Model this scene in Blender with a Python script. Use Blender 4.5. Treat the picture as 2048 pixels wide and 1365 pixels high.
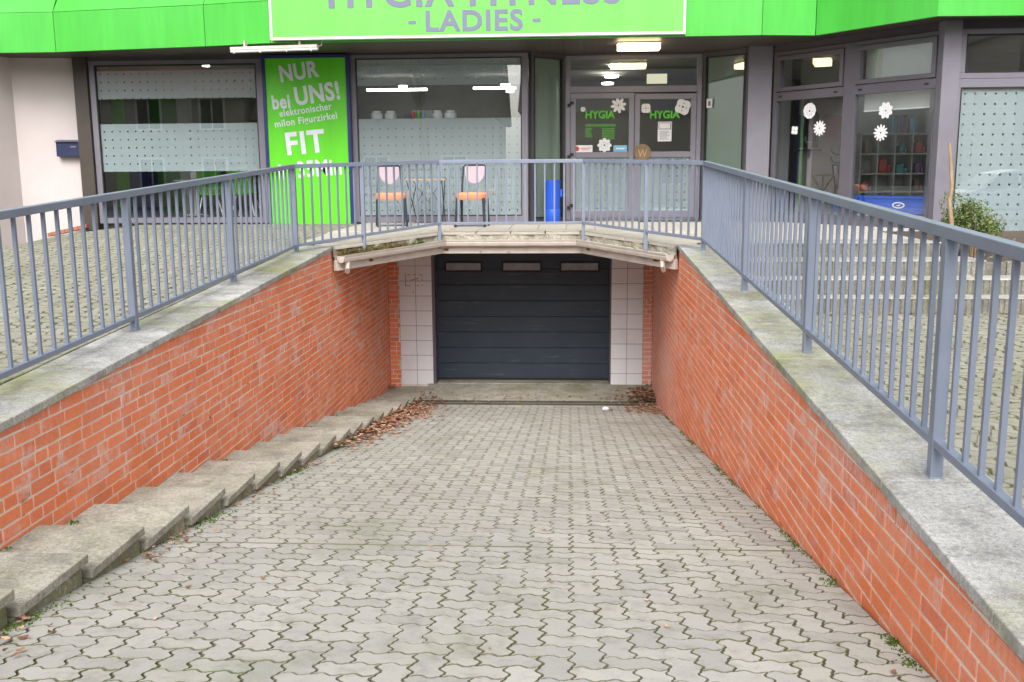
import bpy, bmesh, math, random
from mathutils import Vector, Matrix
random.seed(7)
R = math.radians
scn = bpy.context.scene
for o in list(bpy.data.objects): bpy.data.objects.remove(o)
COL = scn.collection

# ------------------------------------------------------------------ camera (eye at the origin, +Y runs down the ramp)
F, CX, CY = 1950.0, 1024.0, 682.5
def _cam():
    d = Vector(((1140.0-CX)/F, -(346.0-CY)/F, -1.0)).normalized()
    h = Vector((1.0, 0.0073, 0.0))
    n = h.cross(-d).normalized()
    if n.y < 0: n = -n
    x = d.cross(n)
    return Matrix((x, d, n)).transposed()      # columns: world axes seen in camera space
CW = _cam()
cd = bpy.data.cameras.new('camera'); cam = bpy.data.objects.new('camera', cd); COL.objects.link(cam)
cd.sensor_width = 36; cd.lens = F/2048*36; cd.clip_end = 500; cd.clip_start = .05
cam.matrix_world = CW.transposed().to_4x4()
scn.camera = cam
# ------------------------------------------------------------------ overcast daylight
w = bpy.data.worlds.new('World'); scn.world = w; w.use_nodes = True
nt = w.node_tree; nt.nodes.clear()
sky = nt.nodes.new('ShaderNodeTexSky'); sky.sky_type = 'NISHITA'; sky.sun_disc = False
sky.sun_elevation = R(42); sky.sun_rotation = R(184); sky.dust_density = 5; sky.air_density = 1.0; sky.ozone_density = 1
hs = nt.nodes.new('ShaderNodeHueSaturation'); hs.inputs['Saturation'].default_value = .30
bg = nt.nodes.new('ShaderNodeBackground'); bg.inputs['Strength'].default_value = .15
wo = nt.nodes.new('ShaderNodeOutputWorld')
nt.links.new(sky.outputs[0], hs.inputs['Color']); nt.links.new(hs.outputs[0], bg.inputs[0]); nt.links.new(bg.outputs[0], wo.inputs[0])
sd = bpy.data.lights.new('sun', 'SUN'); sd.energy = 1.1; sd.angle = R(40); sd.color = (1, .985, .97)
sun = bpy.data.objects.new('sun', sd); COL.objects.link(sun)
sun.rotation_euler = (R(42), 0, R(4))     # high, from behind the camera
scn.view_settings.view_transform = 'Standard'; scn.view_settings.look = 'None'
scn.view_settings.gamma = 1; scn.view_settings.exposure = .8

# ------------------------------------------------------------------ rays through the photograph, met with real planes
def ray(px, py): return CW.transposed() @ Vector(((px-CX)/F, -(py-CY)/F, -1.0))
def atY(px, py, Y): r = ray(px, py); return r*(Y/r.y)
def atX(px, py, X): r = ray(px, py); return r*(X/r.x)
def atZ(px, py, Z): r = ray(px, py); return r*(Z/r.z)
def atV(px, py, A, B):                        # vertical plane through A and B (xy)
    r = ray(px, py); n = Vector((B[1]-A[1], -(B[0]-A[0]), 0)); t = n.dot(Vector((A[0], A[1], 0)))/n.dot(r); return r*t

# ------------------------------------------------------------------ mesh helpers
class MB:
    def __init__(s): s.v = []; s.f = []
    def add(s, vs, fs):
        b = len(s.v); s.v += [tuple(v) for v in vs]; s.f += [tuple(i+b for i in f) for f in fs]; return s
    def hexa(s, p):                            # 8 corners: bottom ring 0-3, top ring 4-7
        return s.add(p, [(3,2,1,0),(4,5,6,7),(0,1,5,4),(1,2,6,5),(2,3,7,6),(3,0,4,7)])
    def box(s, a, b):
        x0,x1 = sorted((a[0],b[0])); y0,y1 = sorted((a[1],b[1])); z0,z1 = sorted((a[2],b[2]))
        return s.hexa([(x0,y0,z0),(x1,y0,z0),(x1,y1,z0),(x0,y1,z0),(x0,y0,z1),(x1,y0,z1),(x1,y1,z1),(x0,y1,z1)])
    def bar(s, p, q, w, h, up=(0,0,1)):        # rectangular bar from p to q
        p = Vector(p); q = Vector(q); d = (q-p).normalized(); up = Vector(up)
        if abs(d.dot(up)) > .95: up = Vector((0,1,0))
        sx = d.cross(up).normalized(); sz = sx.cross(d)
        c = []
        for e in (p, q):
            for a, b in ((-1,-1),(1,-1),(1,1),(-1,1)): c.append(e + sx*a*w/2 + sz*b*h/2)
        return s.add(c, [(0,1,2,3),(7,6,5,4),(1,0,4,5),(2,1,5,6),(3,2,6,7),(0,3,7,4)])
    def tube(s, pts, r, n=8, cap=True):
        pts = [Vector(p) for p in pts]; rs = r if isinstance(r, (list,tuple)) else [r]*len(pts)
        b = len(s.v); prev = None
        for i, p in enumerate(pts):
            d = (pts[min(i+1,len(pts)-1)]-pts[max(i-1,0)]).normalized()
            if prev is None:
                u = Vector((0,0,1)) if abs(d.z) < .9 else Vector((1,0,0))
                a = d.cross(u).normalized()
            else: a = (prev - d*prev.dot(d)).normalized()
            prev = a; c = d.cross(a)
            for k in range(n):
                t = 2*math.pi*k/n; s.v.append(tuple(p + (a*math.cos(t)+c*math.sin(t))*rs[i]))
        for i in range(len(pts)-1):
            for k in range(n):
                k2 = (k+1) % n; s.f.append((b+i*n+k, b+i*n+k2, b+(i+1)*n+k2, b+(i+1)*n+k))
        if cap:
            s.f.append(tuple(b+k for k in reversed(range(n)))); e = b+(len(pts)-1)*n; s.f.append(tuple(e+k for k in range(n)))
        return s
    def lathe(s, prof, c, n=20):               # prof: (r, z)
        b = len(s.v); m = len(prof)
        for k in range(n):
            t = 2*math.pi*k/n
            for r, z in prof: s.v.append((c[0]+r*math.cos(t), c[1]+r*math.sin(t), c[2]+z))
        for k in range(n):
            for i in range(m-1): s.f.append((b+k*m+i, b+((k+1)%n)*m+i, b+((k+1)%n)*m+i+1, b+k*m+i+1))
        s.f.append(tuple(b+k*m for k in reversed(range(n)))); s.f.append(tuple(b+k*m+m-1 for k in range(n)))
        return s
    def prism(s, poly, o, U, V, W, t):         # poly in (u,v), frame o,U,V, extruded t along W
        o=Vector(o);U=Vector(U);V=Vector(V);W=Vector(W); n=len(poly)
        vs=[o+U*a+V*b for a,b in poly]; vs+=[v+W*t for v in vs]
        fs=[tuple(range(n)), tuple(reversed(range(n,2*n)))]+[(i,i+n,(i+1)%n+n,(i+1)%n) for i in range(n)]
        return s.add(vs, fs)

LOC = {}
def _link(o, parent, world):
    COL.objects.link(o)
    if parent is not None:
        o.parent = parent
        if world: o.location = -LOC[parent.name]; LOC[o.name] = Vector((0,0,0))
        else: LOC[o.name] = LOC[parent.name].copy()
    else: LOC[o.name] = Vector((0,0,0))
def part(name, mb, mat, parent=None, world=True, bev=0, smooth=False, label=None, fix=True):
    me = bpy.data.meshes.new(name); me.from_pydata(mb.v, [], mb.f)
    if fix:
        bm = bmesh.new(); bm.from_mesh(me); bmesh.ops.recalc_face_normals(bm, faces=bm.faces); bm.to_mesh(me); bm.free()
    me.materials.append(mat)
    if smooth:
        me.shade_smooth(); me.set_sharp_from_angle(angle=R(40))
    o = bpy.data.objects.new(name, me); _link(o, parent, world)
    if bev:
        m = o.modifiers.new('bevel', 'BEVEL'); m.width = bev; m.segments = 2; m.limit_method = 'ANGLE'; m.harden_normals = False
    if label: o['label'] = label
    return o
def thing(name, label, cat, loc=(0,0,0), rotz=0, group=None):
    o = bpy.data.objects.new(name, None); COL.objects.link(o); o.empty_display_size = .1
    o.location = loc; o.rotation_euler = (0,0,rotz); o['label'] = label; o['category'] = cat
    if group: o['group'] = group
    LOC[o.name] = Vector(loc); return o
def tag(o, label, cat, group=None):
    o['label'] = label; o['category'] = cat
    if group: o['group'] = group
    return o
def struct(o): o['kind'] = 'structure'; return o
def stuff(o, label, cat): o['label'] = label; o['category'] = cat; o['kind'] = 'stuff'; return o
def copy_tree(o, loc, rotz, label, parent=None):
    c = o.copy(); COL.objects.link(c)
    if parent is None: c.location = loc; c.rotation_euler = (0,0,rotz); c['label'] = label
    else: c.parent = parent
    for ch in list(o.children): copy_tree(ch, None, 0, None, c)
    return c
def text_mb(txt, center, width, height, U, V, thick=.004, bold=.0, shear=0, space=1.0):
    cu = bpy.data.curves.new('txt', 'FONT'); cu.body = txt; cu.size = 1; cu.offset = bold; cu.shear = shear; cu.space_character = space
    cu.resolution_u = 4; cu.extrude = .01
    ob = bpy.data.objects.new('txt', cu); COL.objects.link(ob); bpy.context.view_layer.update()
    me = ob.to_mesh(); vs = [v.co.copy() for v in me.vertices]; fs = [tuple(p.vertices) for p in me.polygons]
    ob.to_mesh_clear(); bpy.data.objects.remove(ob); bpy.data.curves.remove(cu)
    x0=min(v.x for v in vs); x1=max(v.x for v in vs); y0=min(v.y for v in vs); y1=max(v.y for v in vs)
    U=Vector(U).normalized();V=Vector(V).normalized();W=U.cross(V); c=Vector(center)
    out=[c+U*((v.x-(x0+x1)/2)/(x1-x0)*width)+V*((v.y-(y0+y1)/2)/(y1-y0)*height)+W*(v.z/.01*thick/2) for v in vs]
    m = MB(); m.add(out, fs); return m

# ------------------------------------------------------------------ materials
class NB:
    def __init__(s, name):
        s.m = bpy.data.materials.new(name); s.m.use_nodes = True; s.t = s.m.node_tree; s.t.nodes.clear()
        s.out = s.n('ShaderNodeOutputMaterial'); s.tc = s.n('ShaderNodeTexCoord')
    def n(s, t): return s.t.nodes.new(t)
    def l(s, a, b): s.t.links.new(a, b)
    def noise(s, scale, detail=4, rough=.55, vec=None, stretch=None):
        n = s.n('ShaderNodeTexNoise'); n.inputs['Scale'].default_value = scale; n.inputs['Detail'].default_value = detail; n.inputs['Roughness'].default_value = rough
        src = vec or s.tc.outputs['Object']
        if stretch:
            mp = s.n('ShaderNodeMapping'); mp.inputs['Scale'].default_value = stretch; s.l(src, mp.inputs[0]); src = mp.outputs[0]
        s.l(src, n.inputs['Vector']); return n.outputs['Fac']
    def ramp(s, fac, stops, interp='LINEAR'):
        r = s.n('ShaderNodeValToRGB'); r.color_ramp.interpolation = interp
        e = r.color_ramp.elements
        while len(e) < len(stops): e.new(.5)
        for i, (p, c) in enumerate(stops):
            e[i].position = p; e[i].color = (c, c, c, 1) if isinstance(c, (int,float)) else (*c, 1)
        s.l(fac, r.inputs[0]); return r.outputs[0]
    def mix(s, fac, a, b, mode='MIX'):
        m = s.n('ShaderNodeMix'); m.data_type = 'RGBA'; m.blend_type = mode
        for si, v in ((0, fac), (6, a), (7, b)):
            if hasattr(v, 'node'): s.l(v, m.inputs[si])
            elif isinstance(v, (int,float)): m.inputs[si].default_value = v if si == 0 else (v,v,v,1)
            else: m.inputs[si].default_value = (*v, 1)
        return m.outputs[2]
    def math(s, op, a, b=0, c=0):
        m = s.n('ShaderNodeMath'); m.operation = op
        for i, v in enumerate((a, b, c)):
            if hasattr(v, 'node'): s.l(v, m.inputs[i])
            else: m.inputs[i].default_value = v
        return m.outputs[0]
    def bump(s, h, strength=.3, dist=.01):
        b = s.n('ShaderNodeBump'); b.inputs['Strength'].default_value = strength; b.inputs['Distance'].default_value = dist; s.l(h, b.inputs['Height']); return b.outputs[0]
    def bsdf(s, color, rough=.7, metal=0, normal=None, spec=.5, trans=0):
        b = s.n('ShaderNodeBsdfPrincipled')
        for k, v in (('Base Color', color), ('Roughness', rough)):
            if hasattr(v, 'node'): s.l(v, b.inputs[k])
            else: b.inputs[k].default_value = (*v, 1) if k == 'Base Color' else v
        b.inputs['Metallic'].default_value = metal; b.inputs['Specular IOR Level'].default_value = spec
        if normal is not None: s.l(normal, b.inputs['Normal'])
        s.l(b.outputs[0], s.out.inputs[0]); return b
    def island(s): return s.n('ShaderNodeNewGeometry').outputs['Random Per Island']
    def xyz(s):
        q = s.n('ShaderNodeSeparateXYZ'); s.l(s.tc.outputs['Object'], q.inputs[0]); return q.outputs
def pm(name, c1, c2=None, scale=6, rough=.6, bump=.15, bscale=60, metal=0, spec=.5, lo=.3, hi=.7, dist=.004):
    b = NB(name); c2 = c2 or tuple(x*.8 for x in c1)
    col = b.ramp(b.noise(scale, 6, .6), [(lo, c1), (hi, c2)])
    b.bsdf(col, rough, metal, b.bump(b.noise(bscale, 3), bump, dist) if bump else None, spec); return b.m
def emis(name, c, s):
    b = NB(name); e = b.n('ShaderNodeEmission'); e.inputs[0].default_value = (*c, 1); e.inputs[1].default_value = s; b.l(e.outputs[0], b.out.inputs[0]); return b.m

def paver_mat(name, base, warm, moss_amt, tint=1.0):
    b = NB(name)
    col = b.ramp(b.island(), [(0, tuple(x*.86 for x in base)), (.45, base), (.8, warm), (1, tuple(x*1.1 for x in base))])
    big = b.noise(.55, 4, .6); col = b.mix(b.ramp(big, [(.40, 0.0), (.66, .6)]), col, tuple(x*.78 for x in warm))
    fine = b.noise(260, 3, .7); col = b.mix(.5, col, b.ramp(fine, [(.3, .62), (.5, 1.0), (.7, 1.25)]), 'MULTIPLY')
    grime = b.noise(9, 6, .7); col = b.mix(b.ramp(grime, [(.5, 0.0), (.72, .5)]), col, (.16, .15, .12))
    mo = b.noise(1.1, 5, .6); col = b.mix(b.ramp(mo, [(.56, 0.0), (.75, moss_amt)]), col, (.13, .15, .05))
    b.bsdf(col, .88, 0, b.bump(fine, .35, .0025), .25); return b.m
def brick_mat():
    b = NB('red_brick')
    col = b.ramp(b.island(), [(0, (.72, .190, .074)), (.3, (.79, .225, .092)), (.6, (.83, .250, .115)), (.85, (.77, .225, .105)), (1, (.68, .180, .09))])
    f = b.noise(70, 4, .7); col = b.mix(.55, col, b.ramp(f, [(.3, .72), (.5, 1.0), (.72, 1.16)]), 'MULTIPLY')
    st = b.noise(3.2, 8, .72); st2 = b.noise(38, 5, .75, stretch=(1, 1, .45)); x = b.math('MULTIPLY', b.ramp(st, [(.49, 0.0), (.58, 1.0)]), b.ramp(st2, [(.38, 0.1), (.56, 1.0)]))
    isl = b.ramp(b.math('FRACT', b.math('MULTIPLY', b.island(), 37.7)), [(.45, .2), (.9, 1.0)])
    q = b.xyz(); up = b.math('ADD', q[2], b.math('MULTIPLY', q[1], -.0518))       # lime washed out below the coping
    x = b.math('MULTIPLY', x, isl)
    top = b.math('MULTIPLY', b.ramp(b.math('ADD', up, 2.0), [(.15, 0.0), (.50, 1.0)]), b.math('MULTIPLY', b.ramp(b.noise(1.7, 4), [(.42, 0.0), (.6, 1.0)]), b.ramp(st2, [(.42, 0.0), (.6, .9)])))
    und = b.math('MULTIPLY', b.ramp(b.math('DIVIDE', q[1], 20.0), [(.575, 0.0), (.60, 1.0)]), b.math('GREATER_THAN', q[0], 0.0))   # lime bloom on the sheltered end of the right wall
    und = b.math('MULTIPLY', und, b.ramp(b.noise(1.1, 5), [(.35, .05), (.62, .5)]))
    x = b.math('MAXIMUM', b.math('MAXIMUM', x, top), und)
    col = b.mix(b.math('MULTIPLY', x, .85), col, (.70, .56, .54))
    dmp = b.noise(2.6, 7, .75); col = b.mix(b.ramp(dmp, [(.64, 0.0), (.72, .5)]), col, (.26, .12, .08))
    cl = b.noise(1.3, 4, .6); col = b.mix(b.ramp(cl, [(.45, 0.0), (.7, .28)]), col, (.80, .40, .28))
    b.bsdf(col, .72, 0, b.bump(b.noise(120, 4), .35, .003), .3); return b.m
def mortar_mat():
    b = NB('mortar'); n1 = b.noise(2.2, 6, .65)
    col = b.ramp(n1, [(.3, (.62, .58, .50)), (.5, (.78, .74, .66)), (.68, (.52, .49, .38))])
    dk = b.noise(5, 7, .75); col = b.mix(b.ramp(dk, [(.61, 0.0), (.67, .95)]), col, (.09, .065, .04))
    b.bsdf(col, .95, 0, b.bump(b.noise(150, 4), .6, .004), .2); return b.m
def conc_mat(name, base, dark, lichen=.5, green=(.27, .28, .10), scale=3.0, rough=.9):
    b = NB(name)
    col = b.ramp(b.noise(scale, 8, .68), [(.3, base), (.7, dark)])
    sp = b.noise(230, 3, .8); col = b.mix(.75, col, b.ramp(sp, [(.33, .45), (.5, 1.0), (.66, 1.35)]), 'MULTIPLY')
    md = b.noise(48, 6, .8); col = b.mix(.85, col, b.ramp(md, [(.36, .55), (.5, 1.0), (.62, 1.28)]), 'MULTIPLY')
    vo = b.n('ShaderNodeTexVoronoi'); vo.inputs['Scale'].default_value = 34; b.l(b.tc.outputs['Object'], vo.inputs['Vector'])
    spots = b.ramp(vo.outputs['Distance'], [(.22, 1.0), (.42, 0.0)]); msk = b.ramp(b.noise(1.6, 4), [(.45, 0.0), (.65, lichen)])
    col = b.mix(b.math('MULTIPLY', spots, msk), col, (.52, .54, .45))
    gm = b.noise(1.1, 6, .7); col = b.mix(b.ramp(gm, [(.47, 0.0), (.68, min(.85, lichen*1.0))]), col, green)
    dk = b.noise(4.5, 8, .78); col = b.mix(b.ramp(dk, [(.48, 0.0), (.62, .52)]), col, (.15, .14, .135))
    oi = b.n('ShaderNodeObjectInfo'); col = b.mix(1.0, col, b.ramp(oi.outputs['Random'], [(0, .86), (1, 1.08)]), 'MULTIPLY')
    b.bsdf(col, rough, 0, b.bump(sp, .5, .003), .2); return b.m

M = {}
M['paver'] = paver_mat('ramp_paver', (.41, .40, .372), (.42, .403, .362), .45)
M['paver_yard'] = paver_mat('yard_paver', (.325, .315, .265), (.31, .30, .235), .5)
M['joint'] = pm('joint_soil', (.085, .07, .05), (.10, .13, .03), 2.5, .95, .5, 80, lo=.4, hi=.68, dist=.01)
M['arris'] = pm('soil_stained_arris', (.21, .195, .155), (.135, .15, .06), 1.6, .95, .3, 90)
M['brick'] = brick_mat(); M['mortar'] = mortar_mat()
M['coping'] = conc_mat('coping_concrete', (.55, .545, .53), (.33, .325, .31), 1.0)
M['step'] = conc_mat('step_concrete', (.47, .45, .39), (.33, .31, .25), .45, green=(.16, .17, .06))
M['stepside'] = conc_mat('mossy_concrete', (.38, .36, .27), (.20, .20, .10), .8, green=(.10, .12, .03), scale=6)
M['steprib'] = conc_mat('ribbed_concrete', (.30, .29, .25), (.15, .145, .115), .5, green=(.13, .14, .05), scale=5)
M['slabtile'] = pm('terrace_tile', (.52, .48, .42), (.43, .39, .33), 4, .8, .2, 150)
M['rough'] = conc_mat('broken_mortar', (.50, .47, .39), (.33, .31, .25), .3, scale=8)
M['asphalt'] = pm('street_surface', (.10,.10,.10), (.07,.07,.07), 3, .9, .4, 120)
def rail_mat():
    b = NB('railing_paint'); col = b.ramp(b.noise(5, 5, .6), [(.3, (.190, .225, .300)), (.7, (.228, .262, .338))])
    sp = b.noise(90, 4, .7); col = b.mix(b.ramp(sp, [(.66, 0.0), (.74, .35)]), col, (.33, .33, .36))
    b.bsdf(col, .42, .15, b.bump(b.noise(140, 3), .08, .001), .5); return b.m
M['rail'] = rail_mat()
def rust_white():
    b = NB('weathered_white_metal'); col = b.ramp(b.noise(6, 6, .65), [(.3, (.66, .62, .56)), (.7, (.52, .47, .42))])
    r = b.noise(5.5, 7, .75, stretch=(1, 1, 1.6)); col = b.mix(b.ramp(r, [(.63, 0.0), (.70, .9)]), col, (.22, .085, .03))
    b.bsdf(col, .5, 0, b.bump(b.noise(60, 4), .2, .002), .4); return b.m
M['gutter'] = rust_white()
M['rust'] = pm('rust', (.25, .09, .03), (.12, .05, .02), 20, .9, .5, 90)
def green_mat(name, c, c2):
    b = NB(name); col = b.ramp(b.noise(.5, 3, .5), [(.35, c), (.7, c2)])
    stk = b.noise(5, 6, .7, stretch=(1, 1, .12)); col = b.mix(1.0, col, b.ramp(stk, [(.35, .86), (.6, 1.0)]), 'MULTIPLY')
    b.bsdf(col, .38, 0, b.bump(b.noise(1.2, 2), .06, .02), .5); return b.m
M['fascia'] = green_mat('green_panel', (.055, .44, .035), (.075, .49, .065))
M['sign'] = green_mat('sign_green', (.155, .60, .095), (.135, .62, .08))
M['poster'] = green_mat('poster_green', (.11, .62, .012), (.12, .65, .015))
M['white'] = pm('white_paint', (.80, .80, .82), (.74, .74, .76), 5, .45, 0)
M['letter'] = pm('grey_letter', (.155, .165, .25), (.17, .18, .27), 3, .5, 0)
M['soft_white'] = pm('letter_white', (.70, .72, .80), (.66, .68, .76), 3, .5, 0)
M['navy'] = pm('navy_frame', (.018, .028, .16), (.015, .02, .12), 3, .4, 0)
def soffit():
    b = NB('brown_soffit'); x = b.xyz(); f = b.math('FRACT', b.math('MULTIPLY', x[0], 9.5))
    g = b.ramp(f, [(0, .25), (.06, 1.0), (.94, 1.0), (1, .25)])
    col = b.mix(1.0, b.ramp(b.noise(3, 5), [(.3, (.055, .043, .034)), (.7, (.075, .060, .048))]), g, 'MULTIPLY')
    b.bsdf(col, .45, 0, b.bump(g, .4, .006), .5); return b.m
M['soffit'] = soffit()
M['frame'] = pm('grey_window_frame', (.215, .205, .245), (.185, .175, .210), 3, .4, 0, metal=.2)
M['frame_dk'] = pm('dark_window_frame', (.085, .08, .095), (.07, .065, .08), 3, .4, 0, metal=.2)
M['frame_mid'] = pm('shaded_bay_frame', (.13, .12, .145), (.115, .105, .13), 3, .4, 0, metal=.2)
M['brown'] = pm('brown_cladding', (.062, .050, .040), (.050, .040, .032), 5, .5, .05)
M['render'] = pm('pinkish_render', (.60, .54, .53), (.55, .49, .485), 2, .9, .25, 180)
M['black'] = pm('black_rubber', (.012, .012, .012), None, 5, .6, 0)
def tile_mat():
    b = NB('white_tile'); col = b.ramp(b.island(), [(0, (.74, .76, .80)), (1, (.80, .82, .86))])
    st = b.noise(2.2, 6, .7); col = b.mix(b.ramp(st, [(.55, 0.0), (.8, .3)]), col, (.42, .38, .33))
    b.bsdf(col, .35, 0, None, .5); return b.m
M['tile'] = tile_mat()
def garage_mat():
    b = NB('garage_door_steel'); s1 = b.noise(1.5, 5, .7, stretch=(1, 1, 16)); s2 = b.noise(3, 3, .5)
    x = b.math('MULTIPLY', b.ramp(s1, [(.56, 0.0), (.68, 1.0)]), b.ramp(s2, [(.45, 0.0), (.6, 1.0)]))
    col = b.mix(b.math('MULTIPLY', x, .8), b.ramp(b.noise(2, 5), [(.3, (.027, .042, .064)), (.7, (.037, .055, .080))]), (.12, .135, .15))
    b.bsdf(col, .5, 0, b.bump(b.noise(60, 3, stretch=(.15, 1, 1)), .12, .003), .4); return b.m
M['garage'] = garage_mat()
M['acryl'] = pm('cloudy_acrylic', (.33, .36, .41), (.22, .24, .28), 9, .4, .2, 30)
def glass(name, refl=.16, tint=(.80, .86, .84)):
    b = NB(name); tr = b.n('ShaderNodeBsdfTransparent'); tr.inputs[0].default_value = (*tint, 1)
    gl = b.n('ShaderNodeBsdfGlossy'); gl.inputs['Roughness'].default_value = .0; gl.inputs['Color'].default_value = (.95, .98, 1, 1)
    fr = b.n('ShaderNodeLayerWeight')
    fac = b.math('ADD', b.math('MULTIPLY', b.math('POWER', fr.outputs['Facing'], 4.0), .85), refl)
    mx = b.n('ShaderNodeMixShader'); b.l(fac, mx.inputs[0]); b.l(tr.outputs[0], mx.inputs[1]); b.l(gl.outputs[0], mx.inputs[2]); b.l(mx.outputs[0], b.out.inputs[0]); return b.m
M['glass'] = glass('window_glass', .105, (.97, .99, .985))
def film(name, dots=True, pitch=.128, ox=0., oz=0., fac=.88, col=(.46, .52, .55), size=.023):
    b = NB(name); x = b.xyz()
    df = b.n('ShaderNodeBsdfDiffuse'); df.inputs[0].default_value = (*col, 1)
    tl = b.n('ShaderNodeBsdfTranslucent'); tl.inputs[0].default_value = (*col, 1)
    m0 = b.n('ShaderNodeMixShader'); m0.inputs[0].default_value = .12; b.l(df.outputs[0], m0.inputs[1]); b.l(tl.outputs[0], m0.inputs[2])
    tr = b.n('ShaderNodeBsdfTransparent'); mx = b.n('ShaderNodeMixShader')
    if dots:
        h = size/2/pitch
        def inside(c, o):
            f = b.math('FRACT', b.math('ADD', b.math('DIVIDE', c, pitch), 50+o)); return b.math('LESS_THAN', b.math('ABSOLUTE', b.math('SUBTRACT', f, .5)), h)
        d = b.math('MULTIPLY', inside(x[0], ox), inside(x[2], oz))
        b.l(b.math('MULTIPLY', b.math('SUBTRACT', 1.0, d), fac), mx.inputs[0])
    else: mx.inputs[0].default_value = fac
    b.l(tr.outputs[0], mx.inputs[1]); b.l(m0.outputs[0], mx.inputs[2]); b.l(mx.outputs[0], b.out.inputs[0]); return b.m
M['film'] = film('frosted_film_with_dots'); M['film_plain'] = film('plain_frosted_film', False, fac=.95, col=(.25, .31, .27))
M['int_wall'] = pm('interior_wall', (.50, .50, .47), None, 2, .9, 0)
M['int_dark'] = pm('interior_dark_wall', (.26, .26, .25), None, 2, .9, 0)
M['int_green'] = pm('interior_green_wall', (.13, .42, .03), (.10, .36, .02), 2, .8, 0)
M['int_floor'] = pm('interior_floor', (.12, .10, .08), None, 3, .4, 0)
M['lamp_warm'] = emis('warm_lamp_light', (1, .80, .42), 6.0)
M['lamp_side'] = emis('warm_lamp_edge_light', (1, .72, .30), 3.0)
M['lamp_cool'] = emis('cool_lamp_light', (1, .93, .80), 12.0)
M['lamp_dim'] = emis('dim_lamp_light', (1, .80, .40), 1.6)
M['blue'] = pm('blue_plastic', (.015, .10, .62), (.012, .08, .52), 4, .4, 0)
M['orange'] = pm('orange_seat_fabric', (.80, .30, .15), (.74, .26, .13), 8, .8, .2, 200)
M['pink'] = pm('pale_pink_plywood', (.42, .33, .37), (.38, .30, .34), 8, .5, 0)
M['charcoal'] = pm('charcoal_steel', (.045, .05, .065), None, 5, .4, 0, metal=.4)
M['wood'] = pm('pale_wood', (.50, .33, .20), (.42, .26, .15), 12, .6, .1)
M['wood_dk'] = pm('brown_wood', (.24, .16, .08), (.16, .10, .05), 25, .6, .1)
M['mailbox'] = pm('navy_mailbox_paint', (.018, .028, .085), (.014, .02, .065), 5, .35, 0)
M['paper'] = pm('white_paper', (.78, .78, .80), (.72, .72, .75), 6, .9, 0)
M['vinyl'] = pm('green_vinyl', (.10, .52, .03), None, 3, .6, 0)
M['cyan'] = pm('light_blue_vinyl', (.20, .48, .72), None, 3, .6, 0)
M['red'] = pm('red_print', (.60, .05, .04), None, 3, .6, 0)
M['leafdead'] = None
def leafmats():
    b = NB('dead_leaf'); col = b.ramp(b.island(), [(0, (.10, .055, .03)), (.35, (.21, .105, .06)), (.7, (.34, .18, .11)), (1, (.50, .36, .26))])
    b.bsdf(col, .75, 0, None, .3); M['leafdead'] = b.m
    b = NB('moss'); col = b.ramp(b.island(), [(0, (.045, .09, .012)), (.5, (.09, .15, .02)), (1, (.17, .20, .05))]); b.bsdf(col, .9, 0, None, .2); M['moss'] = b.m
    b = NB('shrub_leaf'); col = b.ramp(b.island(), [(0, (.035, .065, .02)), (.5, (.10, .155, .04)), (.85, (.19, .235, .06)), (1, (.28, .28, .09))]); b.bsdf(col, .5, 0, None, .4); M['shrub'] = b.m
    b = NB('dry_plant'); col = b.ramp(b.island(), [(0, (.10, .06, .025)), (.5, (.20, .14, .06)), (1, (.30, .24, .12))]); b.bsdf(col, .8, 0, None, .3); M['dry'] = b.m
leafmats()
M['bark'] = pm('pale_bark', (.42, .30, .18), (.28, .19, .11), 12, .8, .4, 60)
M['soil'] = pm('planter_soil', (.06, .045, .035), (.10, .07, .05), 15, .95, .6, 60)

# ------------------------------------------------------------------ common dimensions
S = .0518
def zc(Y): return -1.44 + S*Y                     # coping and street-level slope
def zfl(Y): return -1.74 - .152*(min(Y, 13.85)-3.19)   # ramp surface
TZ = -.762; FY = 15.6; DY = 16.1
XL, XR = -2.82, 1.265
SX = -2.255                                       # outer edge of the ramp steps

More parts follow.
